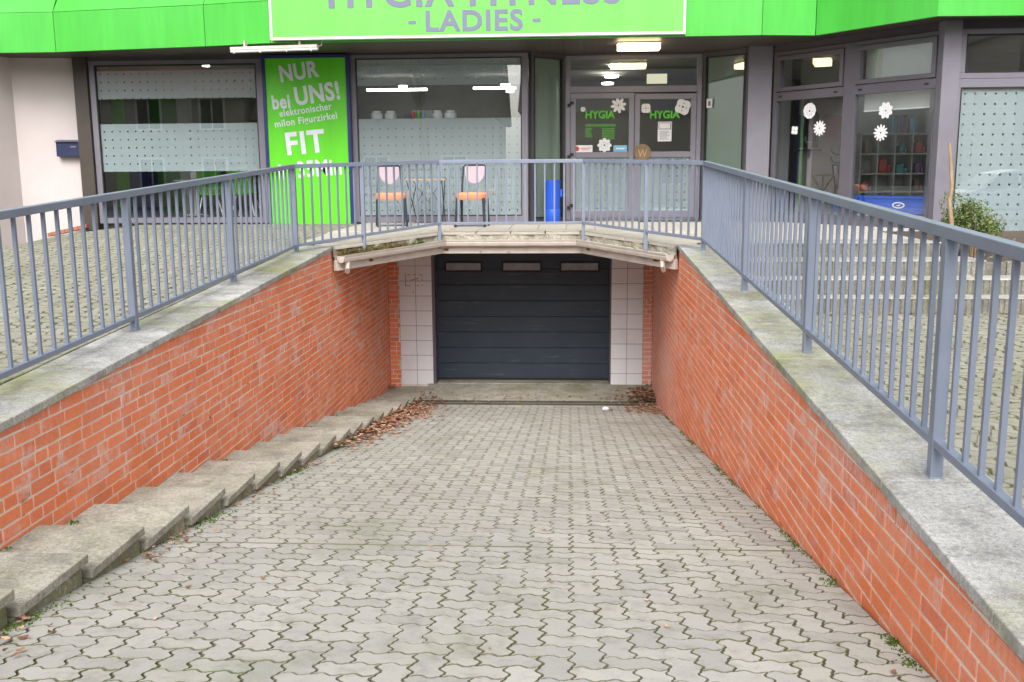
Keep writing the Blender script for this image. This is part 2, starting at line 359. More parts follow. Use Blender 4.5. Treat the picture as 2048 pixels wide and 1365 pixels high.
# ------------------------------------------------------------------ pavements of interlocking wavy stones
TW = [(0, 0), (.12, .2), (.24, 1), (.39, .92), (.61, -.92), (.76, -1), (.88, -.2)]
def pavers(mb, x0, y0, nx, ny, a, zf, A=.105, gap=.0066, ch=.0013, dep=.03, keep=None, seed=1, ax=0, jit=.0012):
    rnd = random.Random(seed)
    ca, sa = math.cos(ax), math.sin(ax)
    def cellid(i, j):
        m = (i-j) % 4
        if m == 0: return (i, j), (i+1, j)
        if m == 1: return (i-1, j), (i, j)
        if m == 3: return (i, j), (i, j+1)
        return (i, j-1), (i, j)
    done = set()
    def edge(p, q):
        (i0, j0), (i1, j1) = p, q
        pts = []
        if j0 == j1:
            flat = j0 in (0, ny); s = 1 if i1 > i0 else -1
            for t, w in TW:
                if flat: pts.append((i0+s*t, j0)); 
                else:
                    tt = t if s > 0 else t; wv = w if s > 0 else -w   # odd-symmetric wave
                    pts.append((i0+s*tt, j0 + A*wv*(1 if s > 0 else 1)*1.0))
        else:
            flat = i0 in (0, nx); s = 1 if j1 > j0 else -1
            for t, w in TW:
                wv = w if s > 0 else -w
                pts.append((i0 + (0 if flat else A*wv), j0+s*t))
        return pts
    for i in range(nx):
        for j in range(ny):
            ca_, cb_ = cellid(i, j)
            cells = [c for c in (ca_, cb_) if 0 <= c[0] < nx and 0 <= c[1] < ny]
            key = cells[0]
            if (key, len(cells)) in done: continue
            done.add((key, len(cells)))
            i0, j0 = cells[0]; i1, j1 = cells[-1]
            cx = x0+(i0+i1+1)/2*a; cy = y0+(j0+j1+1)/2*a
            if keep and not keep(cx, cy): continue
            path = [(i, j0) for i in range(i0, i1+1)] + [(i1+1, j) for j in range(j0, j1+1)] + [(i, j1+1) for i in range(i1+1, i0, -1)] + [(i0, j) for j in range(j1+1, j0, -1)]
            P = []
            for k in range(len(path)): P += edge(path[k], path[(k+1) % len(path)])
            pts = [Vector((x0+u*a, y0+v*a)) for u, v in P]
            n = len(pts); nor = []
            for k in range(n):
                e1 = (pts[k]-pts[k-1]); e2 = (pts[(k+1) % n]-pts[k])
                n1 = Vector((e1.y, -e1.x)).normalized(); n2 = Vector((e2.y, -e2.x)).normalized()
                m = (n1+n2); m = m.normalized() if m.length > 1e-6 else n1
                nor.append(m/max(.6, m.dot(n1)))
            g = gap/2 + rnd.uniform(-gap*.2, gap*.4)
            dz = rnd.uniform(-jit, jit); tx, ty = rnd.uniform(-.006, .006), rnd.uniform(-.006, .006)
            ox, oy = rnd.uniform(-.001, .001), rnd.uniform(-.001, .001)
            b = len(mb.v)
            for ins, zz in ((g, -dep), (g, -ch), (g+ch*1.3, 0)):
                for k in range(n):
                    p = pts[k]-nor[k]*ins
                    X, Y = p.x+ox, p.y+oy
                    mb.v.append((X, Y, zf(X, Y)+zz+dz+(X-cx)*tx+(Y-cy)*ty))
            for r_ in (0, 1):
                for k in range(n):
                    k2 = (k+1) % n; mb.f.append((b+r_*n+k, b+r_*n+k2, b+(r_+1)*n+k2, b+(r_+1)*n+k))
            mb.f.append(tuple(b+2*n+k for k in range(n)))
def sheet(x0, x1, ys, zf, dz, nx=1):
    m = MB()
    for i in range(nx):
        xa = x0+(x1-x0)*i/nx; xb = x0+(x1-x0)*(i+1)/nx
        for a, b in zip(ys[:-1], ys[1:]):
            m.add([(xa,a,zf(xa,a)+dz),(xb,a,zf(xb,a)+dz),(xb,b,zf(xb,b)+dz),(xa,b,zf(xa,b)+dz)], [(0,1,2,3)])
    return m
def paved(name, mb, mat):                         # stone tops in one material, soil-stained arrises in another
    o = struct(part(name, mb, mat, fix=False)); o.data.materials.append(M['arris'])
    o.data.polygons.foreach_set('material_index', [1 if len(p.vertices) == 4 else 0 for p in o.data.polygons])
RF = lambda x, y: zfl(y) if y > 1.25 else -1.445
m = MB(); W_ = XR+.01-(SX-.03); nxr = 31; a_r = W_/nxr
ny1 = round((5.09-1.30)/a_r); pavers(m, SX-.03, 5.09-ny1*a_r, nxr, ny1, a_r, RF, seed=3)
ny2 = int((14.03-5.103)/a_r); pavers(m, SX-.03, 5.103, nxr, ny2, a_r, RF, seed=4)
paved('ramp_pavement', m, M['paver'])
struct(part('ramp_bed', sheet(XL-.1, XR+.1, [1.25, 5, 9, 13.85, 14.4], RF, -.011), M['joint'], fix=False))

def yl(x, y):                                     # yard on the left, dips towards the pale wall
    z = zc(y) if y < 13.0 else TZ-.004
    return z - .012 - .22*max(0, -x-6.9)
m = MB(); a_y = .115
pavers(m, -9.6, 3.4, int(6.38/a_y), int(12.1/a_y), a_y, yl, A=.10, gap=.009, seed=8, ch=.004, dep=.02, keep=lambda x, y: x < -3.24 and x/y > -.66 and not (y > 15.5), jit=.002)
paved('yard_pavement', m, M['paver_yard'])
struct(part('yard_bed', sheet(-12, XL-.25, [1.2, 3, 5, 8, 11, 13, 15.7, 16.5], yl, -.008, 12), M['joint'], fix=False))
RZ = -1.385
yr = lambda x, y: RZ
m = MB(); pavers(m, 1.73, 2.2, int(6.6/a_y), int(7.6/a_y), a_y, yr, A=.10, gap=.009, seed=9, ch=.004, dep=.02, keep=lambda x, y: x/y < .66, jit=.002)
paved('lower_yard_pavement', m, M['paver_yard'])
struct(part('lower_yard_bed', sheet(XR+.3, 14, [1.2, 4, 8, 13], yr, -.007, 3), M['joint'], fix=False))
m = MB(); m.add([(-80,-60,-1.45),(80,-60,-1.45),(80,1.25,-1.45),(-80,1.25,-1.45)], [(0,1,2,3)])
m.add([(-80,1.25,-1.45),(-12,1.25,-1.45),(-12,40,-1.45),(-80,40,-1.45)], [(0,1,2,3)])
m.add([(14,1.25,-1.45),(80,1.25,-1.45),(80,40,-1.45),(14,40,-1.45)], [(0,1,2,3)])
m.add([(-80,40,-1.45),(80,40,-1.45),(80,80,-1.45),(-80,80,-1.45)], [(0,1,2,3)])
struct(part('street', m, M['asphalt'], fix=False))

# ------------------------------------------------------------------ brick retaining walls
def clip(poly, f):                                # keep f(p) >= 0
    out = []
    for k in range(len(poly)):
        p, q = poly[k], poly[(k+1) % len(poly)]; fp, fq = f(p), f(q)
        if fp >= 0: out.append(p)
        if (fp >= 0) != (fq >= 0):
            t = fp/(fp-fq); out.append((p[0]+(q[0]-p[0])*t, p[1]+(q[1]-p[1])*t))
    return out
def inset(poly, d):
    n = len(poly); c = (sum(p[0] for p in poly)/n, sum(p[1] for p in poly)/n); out = []
    for k in range(n):
        a, b, e = Vector(poly[k-1]), Vector(poly[k]), Vector(poly[(k+1) % n])
        n1 = Vector((-(b-a).y, (b-a).x)); n2 = Vector((-(e-b).y, (e-b).x))
        if n1.length < 1e-6 or n2.length < 1e-6: out.append(tuple(b)); continue
        n1.normalize(); n2.normalize(); mm = n1+n2
        if mm.length < 1e-6: out.append(tuple(b)); continue
        mm.normalize(); out.append(tuple(b + mm*d/max(.5, mm.dot(n1))))
    return out
def bricks(mb, o, U, W, u0, u1, z0, z1, top=None, bottom=None, seed=1, pitch=.0745, L=.25, j=.0125, dep=.012, halves=.3):
    rnd = random.Random(seed); o = Vector(o); U = Vector(U); W = Vector(W); k = 0; z = z0
    while z < z1:
        u = u0 - rnd.choice((0, .06, .12, .18))
        while u < u1:
            ln = L if rnd.random() > halves else L*.5
            ln += rnd.uniform(-.004, .004)
            a, b = max(u, u0), min(u+ln-j, u1)
            jz = rnd.uniform(-.0015, .0015)
            if b-a > .02:
                poly = [(a, z+jz), (b, z+jz+rnd.uniform(-.001, .001)), (b, z+pitch-j+jz), (a, z+pitch-j+jz)]
                if top: poly = clip(poly, lambda p: top(p[0])-p[1])
                if len(poly) >= 3 and (bottom is None or max(p[1] for p in poly) > bottom((a+b)/2)):
                    area = abs(sum(poly[i][0]*poly[(i+1) % len(poly)][1]-poly[(i+1) % len(poly)][0]*poly[i][1] for i in range(len(poly))))/2
                    if area > .0004:
                        pr = rnd.uniform(-.0012, .0014); n = len(poly); bb = len(mb.v)
                        pin = inset(poly, .0016)
                        for pp, dd in ((poly, -dep), (poly, pr-.0012), (pin, pr)):
                            for (uu, zz) in pp: mb.v.append(tuple(o+U*uu+Vector((0,0,1))*zz+W*dd))
                        for r_ in (0, 1):
                            for q in range(n): mb.f.append((bb+r_*n+q, bb+r_*n+(q+1) % n, bb+(r_+1)*n+(q+1) % n, bb+(r_+1)*n+q))
                        mb.f.append(tuple(bb+2*n+q for q in range(n)))
            u += ln
        z += pitch; k += 1
def retaining(side, xf, xo, label, wy1, joints, seed):
    t = thing('brick_retaining_wall', label, 'wall', ((xf+xo)/2, 8, -3.5), group='brick walls flanking the ramp')
    W = Vector((1,0,0)) if side < 0 else Vector((-1,0,0))
    top = lambda y: min(zc(y)-.052, -.888)
    m = MB(); bricks(m, (xf, 0, 0), (0,1,0), W, 1.3, wy1, -3.45, .0, top, lambda y: zfl(y)-.12, seed)
    part('brickwork', m, M['brick'], t)
    xm = xf - W.x*.0035; xb = xo; ys = [1.3, wy1]
    m = MB(); lo = -4
    
    for ya, yb_ in ((1.3, 11.66), (11.66, wy1)): m.hexa([(min(xm,xb),ya,lo),(max(xm,xb),ya,lo),(max(xm,xb),yb_,lo),(min(xm,xb),yb_,lo),(min(xm,xb),ya,top(ya)),(max(xm,xb),ya,top(ya)),(max(xm,xb),yb_,top(yb_)),(min(xm,xb),yb_,top(yb_))])
    part('mortar_core', m, M['mortar'], t)
    ce = xf + W.x*.018; co = xo
    for a, b in zip(joints[:-1], joints[1:]):
        a2, b2 = a+.003, b-.003; dz = random.uniform(-.003, .003); x0, x1 = min(ce,co), max(ce,co)
        m = MB(); nn = 6
        for (yy0, yy1) in ((a2, b2),):
            m.hexa([(x0,yy0,zc(yy0)-.05+dz),(x1,yy0,zc(yy0)-.05+dz),(x1,yy1,zc(yy1)-.05+dz),(x0,yy1,zc(yy1)-.05+dz),(x0,yy0,zc(yy0)+dz),(x1,yy0,zc(yy0)+dz),(x1,yy1,zc(yy1)+dz),(x0,yy1,zc(yy1)+dz)])
        part('coping_slab', m, M['coping'], t, bev=.006)
    return t
WY = 15.05
retaining(-1, XL-.018, -3.24, 'long red brick wall left of the ramp, above the shallow steps', WY, [1.3+.02, 2.62, 3.64, 4.66, 5.68, 6.66, 7.68, 8.7, 9.72, 10.74, 11.6], 11)
retaining(1, XR+.018, 1.715, 'tall red brick wall on the right side of the ramp', WY, [1.32, 1.75, 2.81, 3.88, 4.92, 5.96, 7.0, 8.04, 9.08, 10.12, 11.6], 12)

# ------------------------------------------------------------------ shallow steps along the left wall
t = thing('ramp_steps', 'long shallow concrete steps going down beside the left brick wall', 'steps', (-2.5, 8, -2.6))
y = 3.016-.603; k = -3
while y < 14.55:
    zt = -1.746 - .1525*(y+.603-4.222); y1 = min(y+.603, 14.9)
    m = MB(); m.box((XL-.016, y+.02, zt-.045), (SX, y1, zt))
    sl = part('step', m, M['step'], t, bev=.005)
    m = MB(); m.box((XL-.016, y, zt-.40), (SX-.022, y1-.035, zt-.045))
    part('riser_block', m, M['stepside'], sl)
    y += .603
m = MB(); m.box((XL-.016, 14.4, -3.9), (SX+.02, WY-.002, -3.325)); part('landing', m, M['step'], t, bev=.006)

# ------------------------------------------------------------------ garage opening: brick strips, tiles, door, sill, drain
xL = [atY(p, 640, WY).x for p in (785, 800, 865)]; xRr = [atY(p, 640, WY).x for p in (1222, 1286, 1301)]
gb = thing('garage_front', 'garage front under the terrace with white tiles and dark sectional door', 'garage', (-.7, 15.3, -3.35))
for i, (a, b) in enumerate(((XL-.016, xL[1]-.004), (xRr[1]+.004, XR+.016))):
    m = MB(); bricks(m, (0, WY, 0), (1,0,0), (0,-1,0), a, b, -3.35, -.95, seed=21+i, L=.17, halves=0)
    part('brick_strip', m, M['brick'], gb)
m = MB(); m.box((XL-.016, WY+.004, -3.6), (xL[2]-.003, WY+.6, -.9)); m.box((xRr[0]+.003, WY+.004, -3.6), (XR+.016, WY+.6, -.9)); m.box((xL[2], WY+.3, -1.15), (xRr[0], WY+.6, -.9))
part('wall', m, M['mortar'], gb)
for (a, b, zb) in ((xL[1], xL[2], -3.30), (xRr[0], xRr[1], -3.345)):
    m = MB(); wt = (b-a)/2
    for c in range(2):
        for r_ in range(11):
            z0 = zb + r_*.236
            m.box((a+c*wt+.003, WY+.0, z0+.003), (a+(c+1)*wt-.003, WY-.004, min(z0+.233, -.95)))
    part('tile_facing', m, M['tile'], gb, bev=.002)
    m = MB(); m.box((a, WY+.0035, zb), (b, WY-.001, -.95)); part('grout', m, M['frame_mid'], gb)
m = MB(); m.box((xL[2]-.001, WY-.002, -3.33), (xL[2]+.045, WY+.3, -1.1)); part('jamb', m, M['frame_mid'], gb, bev=.003)
m = MB(); m.box((xRr[0]+.001, WY+.02, -3.33), (xRr[0]-.02, WY+.3, -1.1)); part('jamb', m, M['frame_mid'], gb, bev=.003)
GY = WY+.26; g0 = atY(871, 640, GY).x; g1 = atY(1219, 640, GY).x
dz0 = atY(1040, 757, GY).z; zs = [dz0 + k*.252 for k in range(10)]
door = MB()
for k in range(9):
    z0, z1 = zs[k]+.002, zs[k+1]-.002
    door.add([(g0,GY,z0),(g1,GY,z0),(g1,GY-.012,z0+.005),(g0,GY-.012,z0+.005),(g1,GY-.012,z1-.006),(g0,GY-.012,z1-.006),(g1,GY,z1),(g0,GY,z1)], [(0,1,2,3),(3,2,4,5),(5,4,6,7)])
door.box((g0, GY+.001, zs[0]), (g1, GY+.05, zs[9]))
gd = part('garage_door', door, M['garage'], gb, label='dark slate sectional garage door with three small windows')
for (a, b) in ((889, 965), (1003, 1084), (1119, 1200)):
    p0 = atY(a, 545, GY-.02); p1 = atY(b, 523, GY-.02); zt = p1.z
    m = MB(); f = .03
    m.box((p0.x, GY-.03, p0.z), (p1.x, GY-.011, p0.z+f)); m.box((p0.x, GY-.03, zt-f), (p1.x, GY-.011, zt)); m.box((p0.x, GY-.03, p0.z+f), (p0.x+f, GY-.011, zt-f)); m.box((p1.x-f, GY-.03, p0.z+f), (p1.x, GY-.011, zt-f))
    part('window_frame', m, M['black'], gd, bev=.003)
    m = MB(); m.box((p0.x+f, GY-.02, p0.z+f), (p1.x-f, GY-.0125, zt-f)); part('window_pane', m, M['acryl'], gd)
m = MB(); m.box((g0, GY-.03, zs[0]-.02), (g1, GY+.03, zs[0]+.012)); part('rubber_seal', m, M['black'], gd)
sz = dz0-.022
m = MB(); m.box((xL[2]+.05, WY-.006, -3.9), (xRr[0]-.022, GY+.6, sz)); m.hexa([(SX+.022,14.305,-3.9),(XR+.016,14.305,-3.9),(XR+.016,WY-.008,-3.9),(SX+.022,WY-.008,-3.9),(SX+.022,14.305,-3.366),(XR+.016,14.305,-3.366),(XR+.016,WY-.008,sz-.012),(SX+.022,WY-.008,sz-.012)])
struct(part('garage_sill', m, M['step'], bev=.006))
D0, D1 = 5.103+ny2*a_r+.004, 14.30
m = MB(); m.box((SX+.03, D0, -3.5), (XR, D1, -3.41))
for k in range(110):
    x = SX+.05+k*.032
    if x < XR-.02: m.box((x, D0+.02, -3.41), (x+.015, D1-.02, -3.372))
m.box((SX+.03, D0, -3.41), (XR, D0+.02, -3.366)); m.box((SX+.03, D1-.02, -3.41), (XR, D1, -3.366)); m.box((SX+.03, (D0+D1)/2-.008, -3.41), (XR, (D0+D1)/2+.008, -3.370))
tag(part('drain_grate', m, pm('galvanised_grate', (.40,.40,.39), (.22,.21,.20), 5, .7, 0, metal=0)), 'narrow steel drain grate across the foot of the ramp', 'drain')
# key switch and rust mark of a removed sign on the left tiles
p = atY(827, 585, WY-.004); m = MB(); m.box((p.x-.03, p.y-.022, p.z-.032), (p.x+.03, p.y, p.z+.032)); ks = part('key_switch', m, M['white'], None, bev=.004)
tag(ks, 'small white key switch on the tiles left of the garage door', 'switch')
m = MB(); m.lathe([(.008, 0), (.008, .004)], (0,0,0), 10); kh = MB(); kh.v = [(p.x+v[0], p.y-.022-v[2], p.z+v[1]) for v in m.v]; kh.f = m.f; part('keyhole', kh, M['black'], ks)
m = MB(); c0 = atY(811, 572, WY-.005); c1 = atY(844, 550, WY-.005); rr = random.Random(5)
def dash(x0, z0, x1, z1):
    n = 6
    for i in range(n):
        if rr.random() < .75:
            a, b = i/n, (i+.7)/n; X0, Z0, X1, Z1 = x0+(x1-x0)*a, z0+(z1-z0)*a, x0+(x1-x0)*b, z0+(z1-z0)*b
            m.box((min(X0,X1)-.004, WY-.0055, min(Z0,Z1)-.004), (max(X0,X1)+.004, WY-.0042, max(Z0,Z1)+.004))
dash(c0.x, c0.z, c1.x, c0.z); dash(c0.x, c1.z, c1.x, c1.z); dash(c0.x, c0.z, c0.x, c1.z); dash(c1.x, c0.z, c1.x, c1.z); dash(c0.x+.09, (c0.z+c1.z)/2, c1.x-.06, (c0.z+c1.z)/2+.03)
tag(part('rust_mark', m, M['rust']), 'rusty rectangular outline of a removed sign on white tiles', 'stain')

# ------------------------------------------------------------------ terrace slab over the garage, its edge, gutter
E = [(-2.80, 11.48), (-1.72, 13.0), (.165, 13.0), (1.255, 11.55)]      # front edge of the slab
def off(pts, d):                                    # offset polyline toward the camera side
    out = []
    for i, p in enumerate(pts):
        ns = []
        for a, b in ((i-1, i), (i, i+1)):
            if a >= 0 and b < len(pts):
                e = Vector(pts[b])-Vector(pts[a]); ns.append(Vector((e.y, -e.x)).normalized())
        n = sum(ns, Vector((0,0))).normalized(); k = d/max(.5, n.dot(ns[0])); out.append((p[0]+n.x*k, p[1]+n.y*k))
    return out
def ze(y): return zc(y)-.0 if y < 13 else TZ
def band(mb, d0, d1, za, zb, rough=0, n=10, seed=1):        # solid strip along the edge
    rnd = random.Random(seed)
    P0, P1 = off(E, d0), off(E, d1)
    for i in range(3):
        for k in range(n):
            ta, tb = k/n, (k+1)/n
            def at(P, t): return (P[i][0]+(P[i+1][0]-P[i][0])*t, P[i][1]+(P[i+1][1]-P[i][1])*t)
            a0, b0, a1, b1 = at(P0, ta), at(P0, tb), at(P1, ta), at(P1, tb)
            ea, eb = at(E, ta), at(E, tb)
            zA, zB = ze(ea[1]), ze(eb[1]); r_ = rnd.uniform(-rough, rough)
            mb.hexa([(a0[0],a0[1],zA+za+r_),(b0[0],b0[1],zB+za+r_),(b1[0],b1[1],zB+za),(a1[0],a1[1],zA+za),(a0[0],a0[1],zA+zb),(b0[0],b0[1],zB+zb),(b1[0],b1[1],zB+zb),(a1[0],a1[1],zA+zb)])
cn = thing('terrace_slab', 'concrete terrace slab spanning the ramp in front of the garage, gutter along its edge', 'terrace', (-.75, 13.3, -1.0))
m = MB(); P = E + [(XR+.016, WY+.6), (XL-.016, WY+.6)]
top_ = [(x, y, ze(y)-.035) for x, y in P]; bot = [(x, y, -1.0 if y > 12.5 else -1.05) for x, y in P]
nP = len(P); m.add(top_+bot, [tuple(range(nP)), tuple(reversed(range(nP, 2*nP)))]+[(i, i+nP, (i+1)%nP+nP, (i+1)%nP) for i in range(nP)])
part('slab', m, M['rough'], cn)
# crumbling mortar chunks under the tiles
m = MB(); rnd = random.Random(31); rows = 5; cols = []
for i in range(3):
    L_ = (Vector(E[i+1])-Vector(E[i])).length; n = int(L_/.028); e = (Vector(E[i+1])-Vector(E[i])).normalized(); nn = Vector((e.y, -e.x))
    for k in range(n+(i == 2)):
        a = Vector(E[i]).lerp(Vector(E[i+1]), k/n); u_ = i*2+k*.028; hole = i == 0 and (math.sin(u_*9)+math.sin(u_*23+1)*.6 > .35)
        big_ = .020+.012*math.sin(u_*11+i)+.008*math.sin(u_*31)
        cols.append([(a.x+nn.x*d, a.y+nn.y*d, ze(a.y)+z) for d, z in ((( -.02 if hole else big_)+rnd.uniform(-.005, .005)*(r_ > 0), -.034-.024*r_) for r_ in range(rows))])
b0_ = len(m.v)
for c in cols: m.v += c
for k in range(len(cols)-1):
    for r_ in range(rows-1): m.f.append((k*rows+r_, (k+1)*rows+r_, (k+1)*rows+r_+1, k*rows+r_+1))
mo_ = part('mortar_edge', m, M['rough'], cn, fix=False); mo_.modifiers.new('s', 'SOLIDIFY').thickness = .01
m = MB(); band(m, .035, -.02, -.29, -.17, n=1); part('fascia_board', m, M['gutter'], cn, bev=.004)
# half-round gutter
def gutter():
    mb = MB(); Pg = off(E, .105); prof = [(-.065, .0), (-.06, -.045), (-.03, -.075), (.01, -.08), (.045, -.065), (.062, -.03), (.064, .0), (.078, .012), (.07, -.002)]
    nr = len(prof); b = len(mb.v)
    dirs = []
    for i in range(4):
        e = []
        if i > 0: e.append((Vector(Pg[i])-Vector(Pg[i-1])).normalized())
        if i < 3: e.append((Vector(Pg[i+1])-Vector(Pg[i])).normalized())
        t = sum(e, Vector((0,0))).normalized(); n = Vector((t.y, -t.x)); kk = 1/max(.5, n.dot(Vector((e[0].y, -e[0].x))))
        dirs.append(n*kk)
        for (u, v) in prof: mb.v.append((Pg[i][0]+dirs[i].x*u, Pg[i][1]+dirs[i].y*u, ze(E[i][1])-.112+v))
    for i in range(3):
        for k in range(nr-1): mb.f.append((b+i*nr+k, b+(i+1)*nr+k, b+(i+1)*nr+k+1, b+i*nr+k+1))
    for i in (0, 3): mb.f.append(tuple(b+i*nr+k for k in range(7)))
    return mb
g = part('gutter', gutter(), M['gutter'], cn, fix=False); g.modifiers.new('s', 'SOLIDIFY').thickness = .004
for (i, tt) in ((0, .06), (2, .93)):
    Pg = off(E, .11); a = Vector(Pg[i]).lerp(Vector(Pg[i+1]), tt); zz = ze(a.y)-.18
    m = MB(); m.tube([(a.x, a.y, zz), (a.x, a.y-.02, zz-.07), (a.x+(.02 if i else -.02), a.y+.05, zz-.13)], .03, 10); part('gutter_outlet', m, M['gutter'], g, smooth=True)
# terrace tiles
tl = MB(); rnd = random.Random(3)
poly_t = off(E, .045)
def tile_row(i, n):
    a, b = Vector(poly_t[i]), Vector(poly_t[i+1]); L_ = (b-a).length; n = int(L_/.42)
    for k in range(n):
        p = a+(b-a)*(k/n); q = a+(b-a)*((k+1)/n-.008); e = (b-a).normalized(); nn = Vector((-e.y, e.x))*.40
        P = [p, q, q+nn, p+nn]
        zt = [ze(max(v.y, 0))+.0 for v in P]; zt = [min(z, TZ) for z in zt]
        tl.hexa([(v.x, v.y, z-.034) for v, z in zip(P, zt)]+[(v.x, v.y, z+.001) for v, z in zip(P, zt)])
for i in range(3): tile_row(i, 6)
struct(part('terrace_edge_tiles', tl, M['slabtile'], bev=.003))
m = MB()
def tb(x0, x1, y0, y1, s=.4):
    x = x0
    while x < x1-.01:
        y = y0
        while y < y1-.01:
            m.box((x+.003, y+.003, TZ-.04), (min(x+s, x1)-.003, min(y+s, y1)-.003, TZ-.004-.002*((int(x*7)+int(y*5)) % 2))); y += s
        x += s
tb(-3.25, 4.9, 13.25, 16.6)
Q = off(E, -.33)
m2 = MB(); m2.add([(Q[0][0], Q[0][1], TZ-.06), (Q[1][0], Q[1][1], TZ-.012), (Q[1][0], 13.3, TZ-.012), (-3.3, 13.3, TZ-.012), (-3.3, 11.5, TZ-.08)], [(0,1,2,3,4)])
m2.add([(-1.72, 13.2, TZ-.010), (.2, 13.2, TZ-.010), (.2, 13.4, TZ-.010), (-1.72, 13.4, TZ-.010)], [(0,1,2,3)])
RYT = 10.62
m.box((1.72, 10.72, TZ-.06), (3.95, 13.25, TZ-.006)); m.box((Q[2][0], 13.0, TZ-.05), (1.72, 13.25, TZ-.008))
m2.add([(Q[3][0], Q[3][1], TZ-.07), (1.74, 11.4, TZ-.07), (1.74, 13.3, TZ-.010), (Q[2][0], 13.3, TZ-.010), (Q[2][0], Q[2][1], TZ-.012)], [(0,1,2,3,4)])
struct(part('terrace_floor', m, M['slabtile'], bev=.002)); struct(part('terrace_bed', m2, M['slabtile'], fix=False))

# ------------------------------------------------------------------ railings
def railing(label, loc, pts, zt, zl, posts, spacing, skip_ends=(False, False)):
    t = thing('railing', label, 'railing', loc, group='blue grey bar railing around the ramp')
    P = [Vector((p[0], p[1])) for p in pts]
    m = MB()
    for a, b, za, zb in zip(P[:-1], P[1:], zt[:-1], zt[1:]): m.bar((a.x, a.y, za-.024), (b.x, b.y, zb-.024), .052, .048)
    part('top_rail', m, M['rail'], t, bev=.004)
    m = MB()
    for a, b, za, zb in zip(P[:-1], P[1:], zl[:-1], zl[1:]): m.bar((a.x, a.y, za-.018), (b.x, b.y, zb-.018), .042, .034)
    part('bottom_rail', m, M['rail'], t, bev=.003)
    for (x, y, z0, z1, wd) in posts:
        m = MB(); m.box((x-wd/2, y-wd/2, z0), (x+wd/2, y+wd/2, z1)); m.box((x-wd/2-.004, y-wd/2-.004, z0-.002), (x+wd/2+.004, y+wd/2+.004, z0+.006)) if abs(y) < 11.1 else None; part('post', m, M['rail'], t, bev=.003)
    pm_ = [(x, y) for x, y, *_ in posts]
    proto = None
    for i in range(len(P)-1):
        a, b = P[i], P[i+1]; L_ = (b-a).length
        on = sorted([0]+[((Vector((x, y))-a).dot((b-a).normalized())) for x, y in pm_ if abs((Vector((x, y))-a).cross(b-a))/L_ < .04]+[L_])
        on = [v for v in on if -.03 <= v <= L_+.03]
        for u0, u1 in zip(on[:-1], on[1:]):
            if u1-u0 < .2: continue
            n = round((u1-u0)/spacing)
            for k in range(1, n):
                u = u0+(u1-u0)*k/n; p = a+(b-a)*(u/L_); f = u/L_
                z0 = zl[i]+(zl[i+1]-zl[i])*f-.01; z1 = zt[i]+(zt[i+1]-zt[i])*f-.03
                m = MB(); th = math.atan2((b-a).y, (b-a).x); c, s_ = math.cos(th)*.010, math.sin(th)*.010
                q = [(p.x-c+s_, p.y-s_-c), (p.x+c+s_, p.y+s_-c), (p.x+c-s_, p.y+s_+c), (p.x-c-s_, p.y-s_+c)]
                m.hexa([(x, y, z0) for x, y in q]+[(x, y, z1) for x, y in q])
                part('baluster', m, M['rail'], t)
    return t
P1 = (-3.12, 11.0); P4 = (1.49, 11.03); P2 = (atY(878, 400, 12.88).x, 12.88); P3 = (atY(1167, 400, 12.88).x, 12.88)
tL = lambda y: -.452+S*y; lL = lambda y: -1.295+.047*y
tR = lambda y: -.402+.0472*y; lR = lambda y: -1.262+.0487*y
pw = .05
railing('grey railing on the left coping, with the mossy yard behind it', (-3.12, 7, -1.1), [(-3.12, 2.0), P1], [tL(2.0), tL(11)], [lL(2.0), lL(11)],
        [(-3.12, 2.35, zc(2.35), tL(2.35)-.03, pw), (-3.12, 4.55, zc(4.55), tL(4.55)-.03, pw), (-3.12, 6.75, zc(6.75), tL(6.75)-.03, pw), (-3.12, 8.86, zc(8.86), tL(8.86)-.03, pw), (-3.12, 11.0, zc(11), tL(11)-.03, pw)], .152)
railing('grey railing on the right coping, near the stairs and shrub', (1.49, 7, -1.1), [(1.49, 1.4), P4], [tR(1.4), tR(11.03)], [lR(1.4), lR(11.03)],
        [(1.49, 1.75, zc(1.75), tR(1.75)-.03, pw), (1.49, 3.93, zc(3.93), tR(3.93)-.03, pw), (1.49, 6.13, zc(6.13), tR(6.13)-.03, pw), (1.49, 8.38, zc(8.38), tR(8.38)-.03, pw), (1.49, 11.03, zc(11.03), tR(11.03)-.03, pw)], .148)
mL = atV(728, 480, P1, P2); mR = atV(1291, 480, P4, P3)
zP = atY(1020, 319.5, 12.88).z; lP = atY(1020, 444, 12.88).z
pb = [atV(728, 517, P1, P2).z, atY(885, 497, 12.88).z, atY(1167, 495, 12.88).z, atV(1291, 517, P4, P3).z]
railing('grey railing along the terrace edge above the garage', (-.8, 12.5, -.9), [P1, P2, P3, P4], [tL(11), zP, zP, tR(11.03)], [lL(11), lP, lP, lR(11.03)],
        [(mL.x, mL.y, pb[0], (tL(11)+zP)/2-.03, .048), (P2[0], P2[1], pb[1], zP-.03, .042), (P3[0], P3[1], pb[2], zP-.03, .042), (mR.x, mR.y, pb[3], (tR(11.03)+zP)/2-.03, .048)], .128)
br = bpy.data.objects.get('railing.002')
for (x, y, z, ey) in ((mL.x, mL.y, pb[0], .12), (P2[0], P2[1], pb[1], .12), (P3[0], P3[1], pb[2], .12), (mR.x, mR.y, pb[3], .12)):
    m = MB(); sx_ = .07 if x < -.8 else -.07
    if abs(y-12.88) < .01: sx_ = 0
    m.bar((x, y, z+.02), (x+sx_, y+ey, z+.02), .05, .035); part('bracket', m, M['rail'], br)

